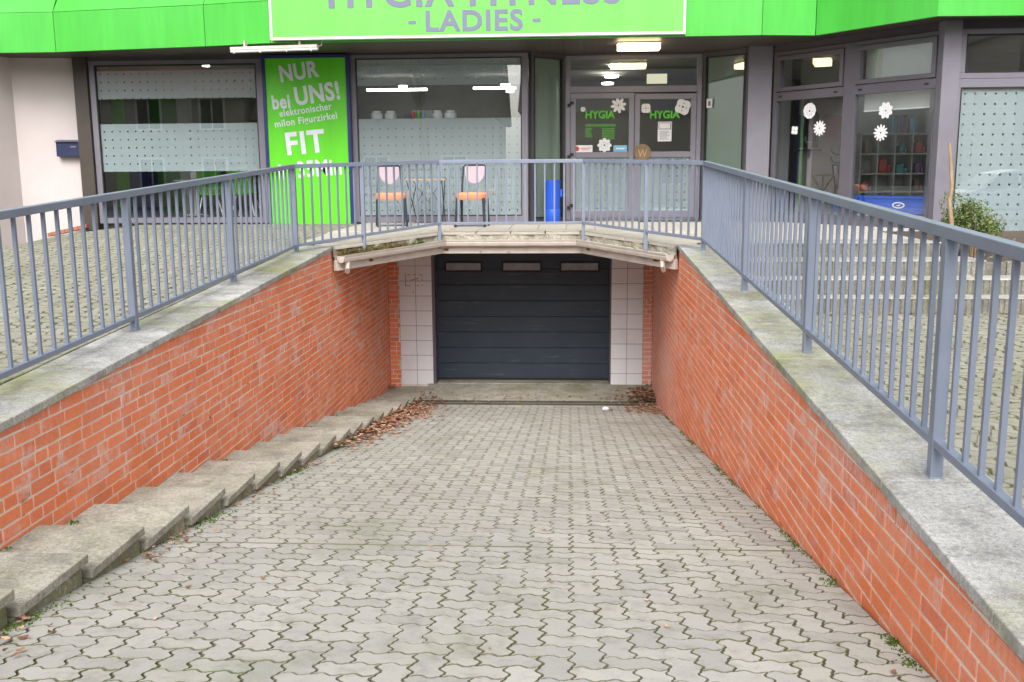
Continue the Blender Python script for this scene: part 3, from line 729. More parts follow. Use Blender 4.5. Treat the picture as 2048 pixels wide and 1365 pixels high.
rnd = random.Random(6)
for (px, py, w_) in ((742, 521, .05), (893, 500, .05), (1176, 499, .06), (1312, 521, .09)):
    A_, B_ = (off(E, .038)[0:2] if px < 870 else off(E, .038)[1:3] if px < 1170 else off(E, .038)[2:4]); c = atV(px, py, A_, B_); e = Vector((B_[0]-A_[0], B_[1]-A_[1], 0)).normalized(); n_ = 14
    ring = [c+e*(w_*math.cos(2*math.pi*k/n_)*rnd.uniform(.5, 1))+Vector((0, 0, .022*math.sin(2*math.pi*k/n_)*rnd.uniform(.5, 1))) for k in range(n_)]
    m = MB(); m.add([c]+ring, [(0, k+1, (k+1) % n_+1) for k in range(n_)]); part('rust_patch', m, M['rust'], cn, fix=False)

# ------------------------------------------------------------------ stairs on the right with ribbed risers, planter
t = thing('yard_stairs', 'four wide ribbed concrete stairs from the right yard up to the terrace', 'stairs', (3.2, 9.9, RZ))
def Yat(px, py, z): r = ray(px, py); return r.y*z/r.z
lev = [TZ, -.918, -1.074, -1.230]; pys = [486, 522.5, 559.5, 597]
xr = [3.95, 4.25, 4.62, 4.9]
yb = [Yat(1750, pys[i], lev[i]) for i in range(4)]
yb = [yb[0], min(yb[1], yb[0]-.3), min(yb[2], yb[0]-.62), min(yb[3], yb[0]-.95)]
for i in range(4):
    y0 = yb[i]; y1 = yb[i-1] if i else RYT+.5; x0, x1 = 1.72, xr[i]
    m = MB(); zt = lev[i]; zb = (lev[i+1] if i < 3 else RZ)-.02
    m.box((x0, y0+.012, zb), (x1, y1+.05, zt-.002))
    x = x0
    while x < x1-.05:                                  # vertical ribs of the palisade blocks
        w_ = .052; m.prism([(0, 0), (.008, -.012), (w_-.014, -.012), (w_-.006, 0)], (x, y0+.012, zb), (1,0,0), (0,1,0), (0,0,1), zt-zb-.006); x += w_
    part('step', m, M['steprib'], t)
    m = MB(); m.box((x0, y0-.004, zt-.010), (x1+.01, y1+.04, zt+.003)); part('tread', m, M['coping'], t, bev=.003)
pl = thing('planter_wall', 'grey concrete planter edging beside the right stairs under the shrub', 'planter', (5, 10.2, RZ))
zp = atY(1930, 524, 10.35).z
for i in range(14):
    x = 3.97+i*.26; m = MB(); h = zp-.0*(i) + random.uniform(-.006, .006)
    m.box((x+.004, 10.30, RZ-.05), (x+.256, 10.40, h)); part('block', m, M['steprib'], pl, bev=.008)
m = MB(); m.hexa([(3.96,10.4,RZ),(7.6,10.4,RZ),(7.6,13.2,RZ),(3.96,13.2,RZ),(3.96,10.4,zp-.04),(7.6,10.4,zp-.04),(7.6,13.2,TZ-.03),(3.96,13.2,TZ-.03)]); part('soil', m, M['soil'], pl)

# ------------------------------------------------------------------ the shop building
class Pl:                                          # vertical plane frame through A and B, d grows toward the camera
    def __init__(s, A, B):
        s.A = Vector((A[0], A[1], 0)); s.B = Vector((B[0], B[1], 0)); s.U = (s.B-s.A).normalized(); s.N = Vector((s.U.y, -s.U.x, 0))
    def uz(s, px, py): p = atV(px, py, s.A, s.B); return (p-s.A).dot(s.U), p.z
    def pt(s, u, z, d=0): q = s.A+s.U*u+s.N*d; return Vector((q.x, q.y, z))
    def box(s, mb, u0, u1, z0, z1, d0, d1):
        if d0 > d1: d0, d1 = d1, d0
        return mb.hexa([s.pt(u0,z0,d1), s.pt(u1,z0,d1), s.pt(u1,z0,d0), s.pt(u0,z0,d0), s.pt(u0,z1,d1), s.pt(u1,z1,d1), s.pt(u1,z1,d0), s.pt(u0,z1,d0)])
    def frame(s, mb, u0, u1, z0, z1, w, d0, d1, wb=None, wt=None):
        wb = wb or w; wt = wt or w
        s.box(mb, u0, u1, z0, z0+wb, d0, d1); s.box(mb, u0, u1, z1-wt, z1, d0, d1); s.box(mb, u0, u0+w, z0+wb, z1-wt, d0, d1); s.box(mb, u1-w, u1, z0+wb, z1-wt, d0, d1)
SZ = 1.86
B = thing('shop_building', 'ground floor shop with bright green fascia, glass front and recessed double door', 'building', (-1, 16, TZ))
def bp(name, mb, mat, parent=None, **k): return part(name, mb, mat, parent or B, **k)
def window(pl, u0, u1, z0, z1, w, mat, films=(), fmat=None, depth=.07, **kw):
    m = MB(); pl.frame(m, u0, u1, z0, z1, w, -depth, .0, **kw)
    fr = bp('window', m, mat, bev=.004)
    m = MB(); pl.frame(m, u0+w-.004, u1-w+.004, z0+(kw.get('wb') or w)-.004, z1-(kw.get('wt') or w)+.004, .014, -depth-.001, .006); part('gasket', m, M['black'], fr)
    m = MB(); pl.box(m, u0+w-.01, u1-w+.01, z0+w*.6, z1-w*.6, -.034, -.040); part('glass', m, M['glass'], fr)
    for (a, b, mt) in films:
        m = MB(); q = [pl.pt(u0+w, a, -.042), pl.pt(u1-w, a, -.042), pl.pt(u1-w, b, -.042), pl.pt(u0+w, b, -.042)]; m.add(q, [(0,1,2,3)]); part('privacy_film', m, mt, fr, fix=False)
    return fr
F0 = Pl((-20, FY), (20, FY))
X_ = lambda px, Y=FY, py=300: atY(px, py, Y).x
Z_ = lambda py, px=1024, Y=FY: atY(px, py, Y).z
# left window
u = lambda px, py=300: F0.uz(px, py)[0]
wl0, wl1, wtp = u(188, 290), u(531), 1.80
f = lambda a, b, mt='film': (a, b, M[mt])
zW = lambda py, px: F0.uz(px, py)[1]
window(F0, wl0, wl1, TZ, wtp, .10, M['frame'], [f(zW(197, 380), zW(140, 380)), f(zW(343, 380), zW(247, 380))], wt=.07)
# window behind the table
w20, w21 = u(704), u(1056)
window(F0, w20, w21, TZ, 1.835, .10, M['frame'], [f(zW(170, 860), zW(112, 860)), f(TZ+.1, zW(237, 860))], wt=.06)
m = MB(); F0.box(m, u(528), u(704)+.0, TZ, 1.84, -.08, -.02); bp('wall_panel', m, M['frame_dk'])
m = MB(); F0.box(m, u(160, 290), wl0-.01, TZ-.1, SZ, -.2, .05); bp('pillar', m, M['brown'], bev=.004)
# pale rendered wall at the left
A_ = atY(161, 300, FY+.1); C_ = atY(36, 300, 15.5); D_ = atY(-60, 300, 14.6); 
m = MB()
for (p, q) in ((A_, C_), (C_, D_)):
    m.hexa([(q.x,q.y,-1.6),(p.x,p.y,-1.6),(p.x,p.y+.3,-1.6),(q.x,q.y+.3,-1.6),(q.x,q.y,SZ),(p.x,p.y,SZ),(p.x,p.y+.3,SZ),(q.x,q.y+.3,SZ)])
bp('rendered_wall', m, M['render'])
m = MB(); q0 = atY(178, 452, FY-.02); q1 = atY(100, 470, FY-.25)
n_ = 9
for i in range(n_):
    a, b = i/n_, (i+.93)/n_; p0 = q0.lerp(q1, a); p1 = q0.lerp(q1, b)
    m.hexa([(p1.x,p1.y-.09,p1.z-.03),(p0.x,p0.y-.09,p0.z-.03),(p0.x,p0.y+.12,p0.z-.03),(p1.x,p1.y+.12,p1.z-.03),(p1.x,p1.y-.09,p1.z+.03),(p0.x,p0.y-.09,p0.z+.03),(p0.x,p0.y+.12,p0.z+.03),(p1.x,p1.y+.12,p1.z+.03)])
tag(part('brick_ledge', m, pm('salmon_brick', (.42, .17, .10), (.34, .13, .08), 14, .9, .2), bev=.004), 'low row of red bricks at the foot of the pale wall', 'bricks')
# recessed entrance
rx0, rx1 = atY(1062, 300, FY), atY(1131, 300, DY); RL = Pl(rx0, rx1)
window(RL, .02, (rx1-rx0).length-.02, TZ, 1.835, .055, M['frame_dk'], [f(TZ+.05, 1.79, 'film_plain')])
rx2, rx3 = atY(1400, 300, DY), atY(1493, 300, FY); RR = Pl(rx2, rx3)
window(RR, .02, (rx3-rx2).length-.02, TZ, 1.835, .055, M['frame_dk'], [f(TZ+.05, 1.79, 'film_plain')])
st = RR.uz(1419, 207); m = MB(); RR.box(m, st[0]-.05, st[0]+.05, st[1]-.07, st[1]+.07, .0, .004); ps = part('door_sticker', m, M['paper']); tag(ps, 'small white notice stuck on the pane right of the entrance', 'sticker')
m = MB(); RR.box(m, st[0]-.02, st[0]+.02, st[1]-.04, st[1]+.03, .004, .006); part('print', m, M['letter'], ps)
DP = Pl((-20, DY), (20, DY)); du = lambda px, py=300: DP.uz(px, py)[0]; dz_ = lambda py, px=1265: DP.uz(px, py)[1]
e0, e1 = du(1131), du(1401)
ztr = dz_(172); zlt = dz_(185)
m = MB(); DP.frame(m, e0, e1, TZ, 1.835, .075, -.09, .0, wb=.02, wt=.05); DP.box(m, e0+.075, e1-.075, zlt, ztr, -.09, .0)
ent = bp('entrance', m, M['frame'], bev=.004)
m = MB(); DP.box(m, e0+.07, e1-.07, ztr-.01, 1.80, -.045, -.05); part('fanlight', m, M['glass'], ent)
mid = du(1268)
for i, (a, b) in enumerate(((e0+.08, mid-.004), (mid+.004, e1-.08))):
    zt_ = zlt-.006-(.02 if i else 0); zm = dz_(309)
    m = MB(); DP.frame(m, a, b, TZ+.03, zt_, .085, -.05, .012, wb=.12); DP.box(m, a+.085, b-.085, zm-.05, zm+.04, -.05, .012)
    lf = part('door_leaf', m, M['frame'], ent, bev=.004)
    m = MB(); DP.box(m, a+.08, b-.08, TZ+.14, zt_-.08, -.02, -.026)
    gg = part('glass', m, M['glass'], lf)
    m = MB(); m.add([DP.pt(a+.085, TZ+.15, -.028), DP.pt(b-.085, TZ+.15, -.028), DP.pt(b-.085, zm-.05, -.028), DP.pt(a+.085, zm-.05, -.028)], [(0,1,2,3)]); part('privacy_film', m, M['film'], lf, fix=False)
    if i == 0:
        for py in (207, 310, 412):
            m = MB(); zz = dz_(py); DP.box(m, e0+.03, e0+.08, zz-.045, zz+.0, .0, .05); DP.box(m, e0+.07, e0+.13, zz-.01, zz+.035, .012, .05)
            part('hinge', m, M['black'], ent, bev=.004)
# pillar right of the entrance
PY = 15.42
a = atY(1494, 250, PY); b = atY(1541, 250, PY)
m = MB(); m.box((a.x, PY, TZ), (b.x, PY+.28, SZ)); bp('pillar', m, M['frame'], bev=.005)
m = MB(); m.box((rx3.x-.05, FY-.0, TZ), (a.x+.01, FY+.1, SZ)); bp('pillar_filler', m, M['frame_dk'])
# glazed bay at the right
BA = atY(1543, 250, 15.40); BB = atY(1872, 250, 13.18); BP = Pl(BA, BB); bu = lambda px, py: BP.uz(px, py)[0]; bz = lambda py, px: BP.uz(px, py)[1]
ub0 = bu(1546, 250); um0, um1 = bu(1683, 250), bu(1707, 250); ue = (BB-BA).length
zt1 = bz(64, 1868); zq0 = bz(157, 1868)-.0; zq1 = bz(177, 1866); zhead = bz(105, 1552)
zh = (zt1+zhead)/2
m = MB()
for (a, b) in ((ub0-.02, ub0+.045), (um0, um1), (ue-.045, ue+.02)): BP.box(m, a, b, TZ-.05, zh, -.09, .0)
BP.box(m, ub0+.045, um0, zq1, zq0, -.09, .0); BP.box(m, um1, ue-.045, zq1, zq0, -.09, .0)
BP.box(m, ub0+.045, um0, zh-.06, zh, -.09, 0); BP.box(m, um1, ue-.045, zh-.06, zh, -.09, 0)
BP.box(m, ub0+.045, um0, TZ-.05, TZ+.14, -.09, 0); BP.box(m, um1, ue-.045, TZ-.05, TZ+.14, -.09, 0)
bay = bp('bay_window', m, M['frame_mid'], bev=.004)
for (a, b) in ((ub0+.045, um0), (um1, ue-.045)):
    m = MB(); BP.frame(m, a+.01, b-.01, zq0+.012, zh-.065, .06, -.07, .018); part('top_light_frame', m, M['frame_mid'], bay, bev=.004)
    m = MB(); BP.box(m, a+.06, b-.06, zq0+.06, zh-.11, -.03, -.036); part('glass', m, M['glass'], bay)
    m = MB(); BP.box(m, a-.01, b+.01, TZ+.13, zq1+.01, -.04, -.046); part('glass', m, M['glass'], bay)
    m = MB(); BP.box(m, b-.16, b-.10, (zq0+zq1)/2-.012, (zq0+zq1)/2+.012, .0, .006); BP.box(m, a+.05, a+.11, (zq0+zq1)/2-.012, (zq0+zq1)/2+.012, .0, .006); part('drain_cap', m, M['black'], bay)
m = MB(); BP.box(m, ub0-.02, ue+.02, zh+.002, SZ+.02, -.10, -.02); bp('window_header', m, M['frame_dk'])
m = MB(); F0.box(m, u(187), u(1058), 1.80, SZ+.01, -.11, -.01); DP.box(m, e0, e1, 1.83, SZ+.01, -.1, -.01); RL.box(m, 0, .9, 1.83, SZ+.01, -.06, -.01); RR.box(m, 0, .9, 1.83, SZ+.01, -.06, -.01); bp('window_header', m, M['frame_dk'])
CY_ = 13.10; c0 = atY(1868, 250, CY_); c1 = atY(1911, 250, CY_)
m = MB(); m.prism([(BB.x-.02, BB.y+.03), (c0.x+.05, CY_-.03), (c1.x, CY_-.03), (c1.x, CY_+.22), (BB.x-.02, BB.y+.22)], (0,0,TZ-.4), (1,0,0), (0,1,0), (0,0,1), 2.62+.4)
bp('corner_pillar', m, M['frame'], bev=.005)
RPl = Pl((-20, CY_+.04), (20, CY_+.04)); ru = lambda px, py=250: RPl.uz(px, py)[0]; rz = lambda py, px=1980: RPl.uz(px, py)[1]
r0 = ru(1911); r1 = r0+2.9; zra, zrb, zrh = rz(175), rz(157), rz(57)
window(RPl, r0, r1, zrb, zrh, .075, M['frame'], [], wt=.07)
window(RPl, r0-.01, r1, TZ-.35, zra+.05, .05, M['frame'], [f(TZ-.2, zra-.0, 'film')], wb=.08, wt=.05)
m = MB(); RPl.box(m, r0, r1, zra, zrb-.003, -.07, .002); bp('transom', m, M['frame'], bev=.004)
m = MB(); RPl.box(m, r0-.2, r1, zrh+.0, SZ+.02, -.10, -.02); bp('window_header', m, M['frame_dk'])
# fascia, its seams, sloping cap and soffit
FZ = 1.83
fpx = [(-90, 107.5), (112, 104.6), (411, 93), (541, 86.5), (946, 76), (1369, 70), (1524, 70.5), (1631, 71.4), (1875, 32.7), (2140, 30.5)]
FPt = [atZ(a, b, FZ) for a, b in fpx]
fl = FPt[3]; fr_ = FPt[6]
for i in (4, 5): FPt[i].y = fl.y+(fr_.y-fl.y)*(i-3)/3.0; FPt[i].x = ray(fpx[i][0], fpx[i][1]).x/ray(*fpx[i]).y*FPt[i].y
FT = 2.40
for i in range(len(FPt)-1):
    a, b = FPt[i], FPt[i+1]; e = (b-a); e.z = 0; e.normalize(); n = Vector((e.y, -e.x, 0)); a2 = a+e*.004; b2 = b-e*.004
    m = MB(); m.hexa([(a2.x,a2.y,FZ),(b2.x,b2.y,FZ),(b2.x-n.x*.05,b2.y-n.y*.05,FZ),(a2.x-n.x*.05,a2.y-n.y*.05,FZ),(a2.x,a2.y,FT),(b2.x,b2.y,FT),(b2.x-n.x*.05,b2.y-n.y*.05,FT),(a2.x-n.x*.05,a2.y-n.y*.05,FT)])
    m.hexa([(a2.x,a2.y,FT+.006),(b2.x,b2.y,FT+.006),(b2.x-n.x*.05,b2.y-n.y*.05,FT+.006),(a2.x-n.x*.05,a2.y-n.y*.05,FT+.006),(a2.x-n.x*.5,a2.y-n.y*.5,3.2),(b2.x-n.x*.5,b2.y-n.y*.5,3.2),(b2.x-n.x*.55,b2.y-n.y*.55,3.2),(a2.x-n.x*.55,a2.y-n.y*.55,3.2)])
    bp('fascia_panel', m, M['fascia'], bev=.003)
    m = MB(); q = .035; m.hexa([(a.x-n.x*q,a.y-n.y*q,FZ+.005),(b.x-n.x*q,b.y-n.y*q,FZ+.005),(b.x-n.x*.09,b.y-n.y*.09,FZ+.005),(a.x-n.x*.09,a.y-n.y*.09,FZ+.005),(a.x-n.x*q,a.y-n.y*q,FT-.01),(b.x-n.x*q,b.y-n.y*q,FT-.01),(b.x-n.x*.09,b.y-n.y*.09,FT-.01),(a.x-n.x*.09,a.y-n.y*.09,FT-.01)])
    bp('fascia_backing', m, M['brown'])
m = MB(); SP = [(p.x, p.y+.02) for p in FPt] + [(FPt[-1].x+1, 16.6), (FPt[0].x-1, 16.6)]; n = len(SP)
m.add([(x, y, SZ) for x, y in SP]+[(x, y, SZ+.05) for x, y in SP], [tuple(range(n)), tuple(reversed(range(n, 2*n)))]+[(i, i+n, (i+1)%n+n, (i+1)%n) for i in range(n)])
bp('soffit', m, M['soffit'])
m = MB(); SP = [(p.x, p.y+.58) for p in FPt] + [(FPt[-1].x+1, 24), (FPt[0].x-1, 24)]
m.add([(x, y, 3.1) for x, y in SP]+[(x, y, 3.2) for x, y in SP], [tuple(range(n)), tuple(reversed(range(n, 2*n)))]+[(i, i+n, (i+1)%n+n, (i+1)%n) for i in range(n)])
m.box((-9.6, 15.7, 3.2), (8, 24, 6.5)); bp('upper_storey', m, M['render'])

# ------------------------------------------------------------------ sign on the fascia
sy = FPt[4].y-.10; SPL = Pl((-20, sy), (20, sy))
s0, zb_ = SPL.uz(541, 83); s1 = SPL.uz(1371, 69)[0]; zb_ = SPL.uz(955, 74.5)[1]; sc_ = (s0+s1)/2
sg = thing('shop_sign', 'large lime green sign with white border reading HYGIA FITNESS LADIES', 'sign', (sc_-20, sy, zb_))
m = MB(); SPL.box(m, s0+.03, s1-.03, zb_+.03, 3.02, -.07, 0); part('sign_board', m, M['sign'], sg)
m = MB(); SPL.frame(m, s0, s1, zb_, 3.05, .034, -.08, .012); part('sign_border', m, M['white'], sg, bev=.003)
m = MB(); xx = SPL.uz(944, 40)[0]; SPL.box(m, xx-.0015, xx+.0015, zb_+.035, 3.0, .0, .0012); part('panel_seam', m, M['frame_dk'], sg)
def sgn(t, pxa, pxb, pya, pyb, pl, mat, parent, d=.004, bold=.025, tilt=0, name='lettering', tw=0, space=1.0):
    a = pl.uz(pxa, (pya+pyb)/2)[0]; b = pl.uz(pxb, (pya+pyb)/2)[0]; z1 = pl.uz((pxa+pxb)/2, pya)[1]; z0 = pl.uz((pxa+pxb)/2, pyb)[1]
    U = Vector((pl.U.x*math.cos(tilt), pl.U.y*math.cos(tilt), math.sin(tilt))); V = Vector((-pl.U.x*math.sin(tilt), -pl.U.y*math.sin(tilt), math.cos(tilt)))
    mb = text_mb(t, pl.pt((a+b)/2, (z0+z1)/2, d), b-a, z1-z0, U, V, .004, bold, space=space)
    return part(name, mb, mat, parent, fix=False)
sgn('LADIES', 851, 1046, 19.5, 63, SPL, M['letter'], sg, bold=.03, space=1.12)
sgn('-', 817, 832, 42, 49, SPL, M['letter'], sg); sgn('-', 1065, 1081, 37, 44, SPL, M['letter'], sg)
sgn('HYGIA FITNESS', 656, 1243, -46, 13, SPL, M['letter'], sg, bold=.03, space=1.1)

# ------------------------------------------------------------------ green banner panel
BY = FY-.12; BPl = Pl((-20, BY), (20, BY)); b0 = BPl.uz(531, 290)[0]; b1 = BPl.uz(703, 290)[0]; bz0, bz1 = BPl.uz(610, 450)[1], BPl.uz(610, 110)[1]
bn = thing('banner_panel', 'tall green advertising panel in a navy frame with white slanted writing', 'banner', ((b0+b1)/2-20, BY, bz0))
m = MB(); BPl.box(m, b0+.05, b1-.05, bz0+.0, bz1-.04, -.06, .0); part('panel_face', m, M['poster'], bn)
m = MB(); BPl.frame(m, b0, b1, bz0, bz1, .052, -.10, .02, wb=.012, wt=.05); part('panel_frame', m, M['navy'], bn, bev=.004)
tl_ = R(7.5)
def bt(t, cx, cy, wpx, hpx, bold=.03, tilt=tl_, space=1.0): sgn(t, cx-wpx/2, cx+wpx/2, cy-hpx/2, cy+hpx/2, BPl, M['soft_white'], bn, d=.003, bold=bold, tilt=tilt, space=max(space, 1.08))
bt('NUR', 598, 143, 78, 34, .03); bt('bei', 562, 204, 36, 29, .03, R(5)); bt('UNS!', 634, 187, 90, 38, .03)
bt('elektronischer', 611, 220, 106, 14, .014); bt('milon Figurzirkel', 612, 242, 126, 18, .014); bt('FIT', 611, 285, 78, 46, .03, R(5), 1.12); bt('in 35Min', 620, 338, 126, 34, .022, R(4))

# ------------------------------------------------------------------ lamps and mailbox
ty = 14.0; TPl = Pl((-20, ty), (20, ty)); a0, z0 = TPl.uz(462, 105); a1, z1 = TPl.uz(636, 97)
tb_ = thing('tube_lamp', 'white tubular lamp fixture, switched off, under the soffit above the banner', 'lamp', ((a0+a1)/2-20, ty, z0))
m = MB(); pA = TPl.pt(a0, TPl.uz(462, 99)[1]); pB = TPl.pt(a1, TPl.uz(636, 93)[1]); m.bar(pA, pB, .10, .05); part('housing', m, M['gutter'], tb_, bev=.012)
m = MB(); m.bar(pA+Vector((.0,0,-.035)), pB+Vector((0,0,-.035)), .085, .03); part('diffuser', m, M['white'], tb_, bev=.012)
m = MB()
for k in (.05, .35, .65, .93): q = pA.lerp(pB, k); m.box((q.x-.01, q.y-.055, q.z-.065), (q.x+.01, q.y-.048, q.z-.02))
for k in (.17, .8): q = pA.lerp(pB, k); m.box((q.x-.012, q.y-.05, q.z+.02), (q.x+.012, q.y+.05, SZ))
m.tube([pB+Vector((.0,0,0)), pB+Vector((.05,0,.01)), pB+Vector((.06,0,.07))], .006, 6); part('clip', m, M['gutter'], tb_)
c_ = atZ(1279, 93, SZ-.02)
lp = thing('ceiling_lamp', 'lit rectangular warm lamp on the brown soffit above the entrance', 'lamp', (c_.x, 14.85, SZ))
q0 = atY(1236, 104, 14.7); q1 = atY(1321, 104, 14.7)
m = MB(); m.box((q0.x, 14.70, SZ-.10), (q1.x, 14.98, SZ-.004)); part('diffuser', m, M['lamp_warm'], lp, bev=.01)
m = MB(); m.box((q0.x-.01, 14.69, SZ-.018), (q1.x+.01, 14.99, SZ-.001)); part('base_plate', m, M['white'], lp)
mx_ = thing('mailbox', 'dark navy letterbox on the pale pinkish wall at the left', 'mailbox', (-8, 15.4, .2))
Wp = Pl(C_, A_); ua, za = Wp.uz(117, 314); ub, zb2 = Wp.uz(165, 280)
m = MB(); Wp.box(m, ua+.01, ub-.01, za, zb2-.04, .002, .13); part('box', m, M['mailbox'], mx_, bev=.008)
m = MB(); m.hexa([Wp.pt(ua,zb2-.045,.16), Wp.pt(ub,zb2-.045,.16), Wp.pt(ub,zb2-.03,0), Wp.pt(ua,zb2-.03,0), Wp.pt(ua,zb2-.03,.16), Wp.pt(ub,zb2-.03,.16), Wp.pt(ub,zb2+.0,0), Wp.pt(ua,zb2+.0,0)]); part('lid', m, M['mailbox'], mx_, bev=.004)
m = MB(); Wp.box(m, ua+(ub-ua)*.58, ua+(ub-ua)*.8, zb2-.125, zb2-.105, .13, .134); part('nameplate', m, M['frame'], mx_)

# ------------------------------------------------------------------ terrace furniture
def chair(label):
    t = thing('cafe_chair', label, 'chair', (0,0,0), group='two cafe chairs on the terrace')
    m = MB()                                          # seat cushion, front edge at -Y
    n = 22; top = []; 
    for zz, k in ((.385, .92), (.41, 1), (.465, 1), (.49, .88)):
        for i in range(n):
            a = 2*math.pi*i/n; ca, sa = math.cos(a), math.sin(a); r_ = 1/((abs(ca)**4+abs(sa)**4)**.25); m.v.append((.225*r_*ca*k, .215*r_*sa*k-.01, zz))
    for j in range(3):
        for i in range(n): m.f.append((j*n+i, j*n+(i+1)%n, (j+1)*n+(i+1)%n, (j+1)*n+i))
    m.f += [tuple(range(n)), tuple(3*n+i for i in range(n))]
    part('seat', m, M['orange'], t, world=False, smooth=True)
    for s in (-1, 1):
        m = MB(); m.tube([(s*.19,-.17,.41), (s*.20,-.19,.25), (s*.215,-.22,.0)], [.024,.020,.018], 8); part('leg', m, M['charcoal'], t, world=False, smooth=True)
        m = MB(); m.tube([(s*.19,.17,.41), (s*.195,.20,.2), (s*.205,.26,.0)], [.024,.020,.018], 8); part('leg', m, M['charcoal'], t, world=False, smooth=True)
    m = MB(); m.tube([(-.185,.17,.40), (-.18,.20,.6), (-.165,.25,.86), (-.14,.26,.885), (.14,.26,.885), (.165,.25,.86), (.18,.20,.6), (.185,.17,.40)], .014, 8); part('back_frame', m, M['charcoal'], t, world=False, smooth=True)
    m = MB(); pts = [(-.15, .215), (.15, .215)] + [(.15*math.cos(a), .05+.0-.20*math.sin(a)+.11) for a in [math.pi*k/14 for k in range(0, 15)]]
    pts = [(-.152, .215), (-.152, .15)] + [(-.152*math.cos(math.pi*k/14), .15-.19*math.sin(math.pi*k/14)) for k in range(1, 14)] + [(.152, .15), (.152, .215)]
    m.prism(pts, (0, .225, .655), (1,0,0), (0,.14,.99), (0,1,0), .012); part('backrest', m, M['pink'], t, world=False, bev=.003)
    m = MB(); m.box((-.17,-.18,.385), (.17,.18,.40)); part('seat_frame', m, M['charcoal'], t, world=False)
    for s in (-1,): m = MB(); m.tube([(-.21,-.215,.02), (.21,-.215,.02)], .012, 6); part('stretcher', m, M['charcoal'], t, world=False)
    return t
ch = chair('orange seated cafe chair, left of the small folding table')
pc = atY(779, 392, 14.35); ch.location = (pc.x, 14.45, TZ); ch.rotation_euler = (0, 0, R(14))
pc2 = atY(943, 390, 14.2); copy_tree(ch, (pc2.x, 14.3, TZ), R(-4), 'orange seated cafe chair, right of the small folding table')
tx_ = atY(855, 358, 14.9); tt = thing('folding_table', 'small wooden topped folding table between the two orange chairs', 'table', (tx_.x, 14.9, TZ)); th_ = tx_.z-TZ
hw = .30
m = MB()
for k in range(6): m.box((-hw, -.22+k*.075, th_-.018), (hw, -.22+k*.075+.069, th_)); 
part('table_top', m, M['wood'], tt, world=False, bev=.003)
for s in (-1, 1):
    for q in (-1, 1):
        m = MB(); m.tube([(s*(.24), q*.20, th_-.03), (s*(.14+.0), 0, th_*.45), (s*.24, -q*.20, 0)] if False else [(s*.24-.05*q*s, q*.20, th_-.03), (s*.24+.05*q*s, -q*.20, 0)], .007, 6); part('leg', m, M['black'], tt, world=False)
m = MB(); m.tube([(-.22,0,th_-.03),(0,0,th_*.5),(.22,0,th_-.03)], .005, 6); m.tube([(-.18,0,th_*.42),(0,0,th_-.05),(.18,0,th_*.42)], .005, 6); m.tube([(-.2,.2,.02),(.2,.2,.02)], .006, 6); part('brace', m, M['black'], tt, world=False)
pb_ = atY(1105, 400, 15.55); bw = (atY(1121, 400, 15.55).x-atY(1090, 400, 15.55).x)/2; bh = atY(1105, 361, 15.55).z-TZ
bi = thing('waste_bin', 'tall blue cylindrical bin left of the entrance door', 'bin', (pb_.x, 15.6, TZ))
m = MB(); m.lathe([(bw*.96,0),(bw,.01),(bw,bh*.3),(bw*.985,bh*.305),(bw,bh*.31),(bw,bh-.03),(bw*1.02,bh-.02),(bw*1.02,bh),(bw*.93,bh),(bw*.93,bh-.12)], (0,0,0), 28); part('body', m, M['blue'], bi, world=False, smooth=True)
m = MB(); m.box((bw*.75, -.02, bh*.6), (bw+.03, .02, bh*.78)); part('handle', m, M['blue'], bi, world=False, bev=.004)
p0 = atZ(1278, 443, TZ+.01); m = MB(); m.box((p0.x, 15.45, TZ), (p0.x+.98, 15.95, TZ+.018)); tag(part('doormat', m, M['charcoal'], bev=.004), 'dark doormat in front of the right door leaf', 'doormat')

# ------------------------------------------------------------------ things on the door glass
def flake(px, py, rpx, pl, pet, depth, label, rot=0, d=.004, square=0, holes=True, squash=1):
    u0, z0 = pl.uz(px, py); sc = 1950/abs(pl.pt(u0, z0).y); r_ = rpx/sc
    n = pet*16; pts = []
    for k in range(n):
        a = 2*math.pi*k/n; rr_ = r_*(1-depth*(.5-.5*math.cos(pet*a))**1.5) if not square else r_/max(abs(math.cos(a)), abs(math.sin(a)))*.8*(1-.08*math.cos(8*a))
        pts.append((rr_*math.cos(a+rot)*squash, rr_*math.sin(a+rot)))
    m = MB(); o = pl.pt(u0, z0, d)
    # ring with a hole cut through each petal
    hp = []
    m.v += [tuple(o+pl.U*x+Vector((0,0,z))) for x, z in pts]; c = .14
    inner = [(x*c, z*c) for x, z in pts]; m.v += [tuple(o+pl.U*x+Vector((0,0,z))) for x, z in inner]
    mids = []
    for rr_ in (.45, .62):
        m.v += [tuple(o+pl.U*x*rr_+Vector((0,0,z*rr_))) for x, z in pts]
    for k in range(n):
        k2 = (k+1) % n
        m.f.append((k, k2, 3*n+k2, 3*n+k))
        ph = (k*pet/n) % 1
        if not (holes and .38 < ph < .62): m.f.append((3*n+k, 3*n+k2, 2*n+k2, 2*n+k))
        m.f.append((2*n+k, 2*n+k2, n+k2, n+k))
    o_ = part('paper_snowflake', m, M['paper'], fix=False); o_.modifiers.new('s', 'SOLIDIFY').thickness = .002
    return tag(o_, label, 'snowflake', 'paper snowflakes stuck on the glass')
gd_ = -.012
flake(1237, 211, 15, DP, 8, .42, 'star shaped paper snowflake at the top right of the left door', R(10), gd_)
flake(1209, 291, 14, DP, 8, .22, 'round scalloped paper snowflake at the bottom of the left door', R(0), gd_)
flake(1166, 219, 5, DP, 6, .2, 'tiny paper snowflake left of the green door lettering', 0, gd_)
flake(1292, 217, 10, DP, 4, .16, 'small rounded paper snowflake at the top left of the right door', R(45), gd_)
flake(1366, 214, 16, DP, 4, .2, 'large squarish paper snowflake at the top right of the right door', R(25), gd_)
bd = .002-.036
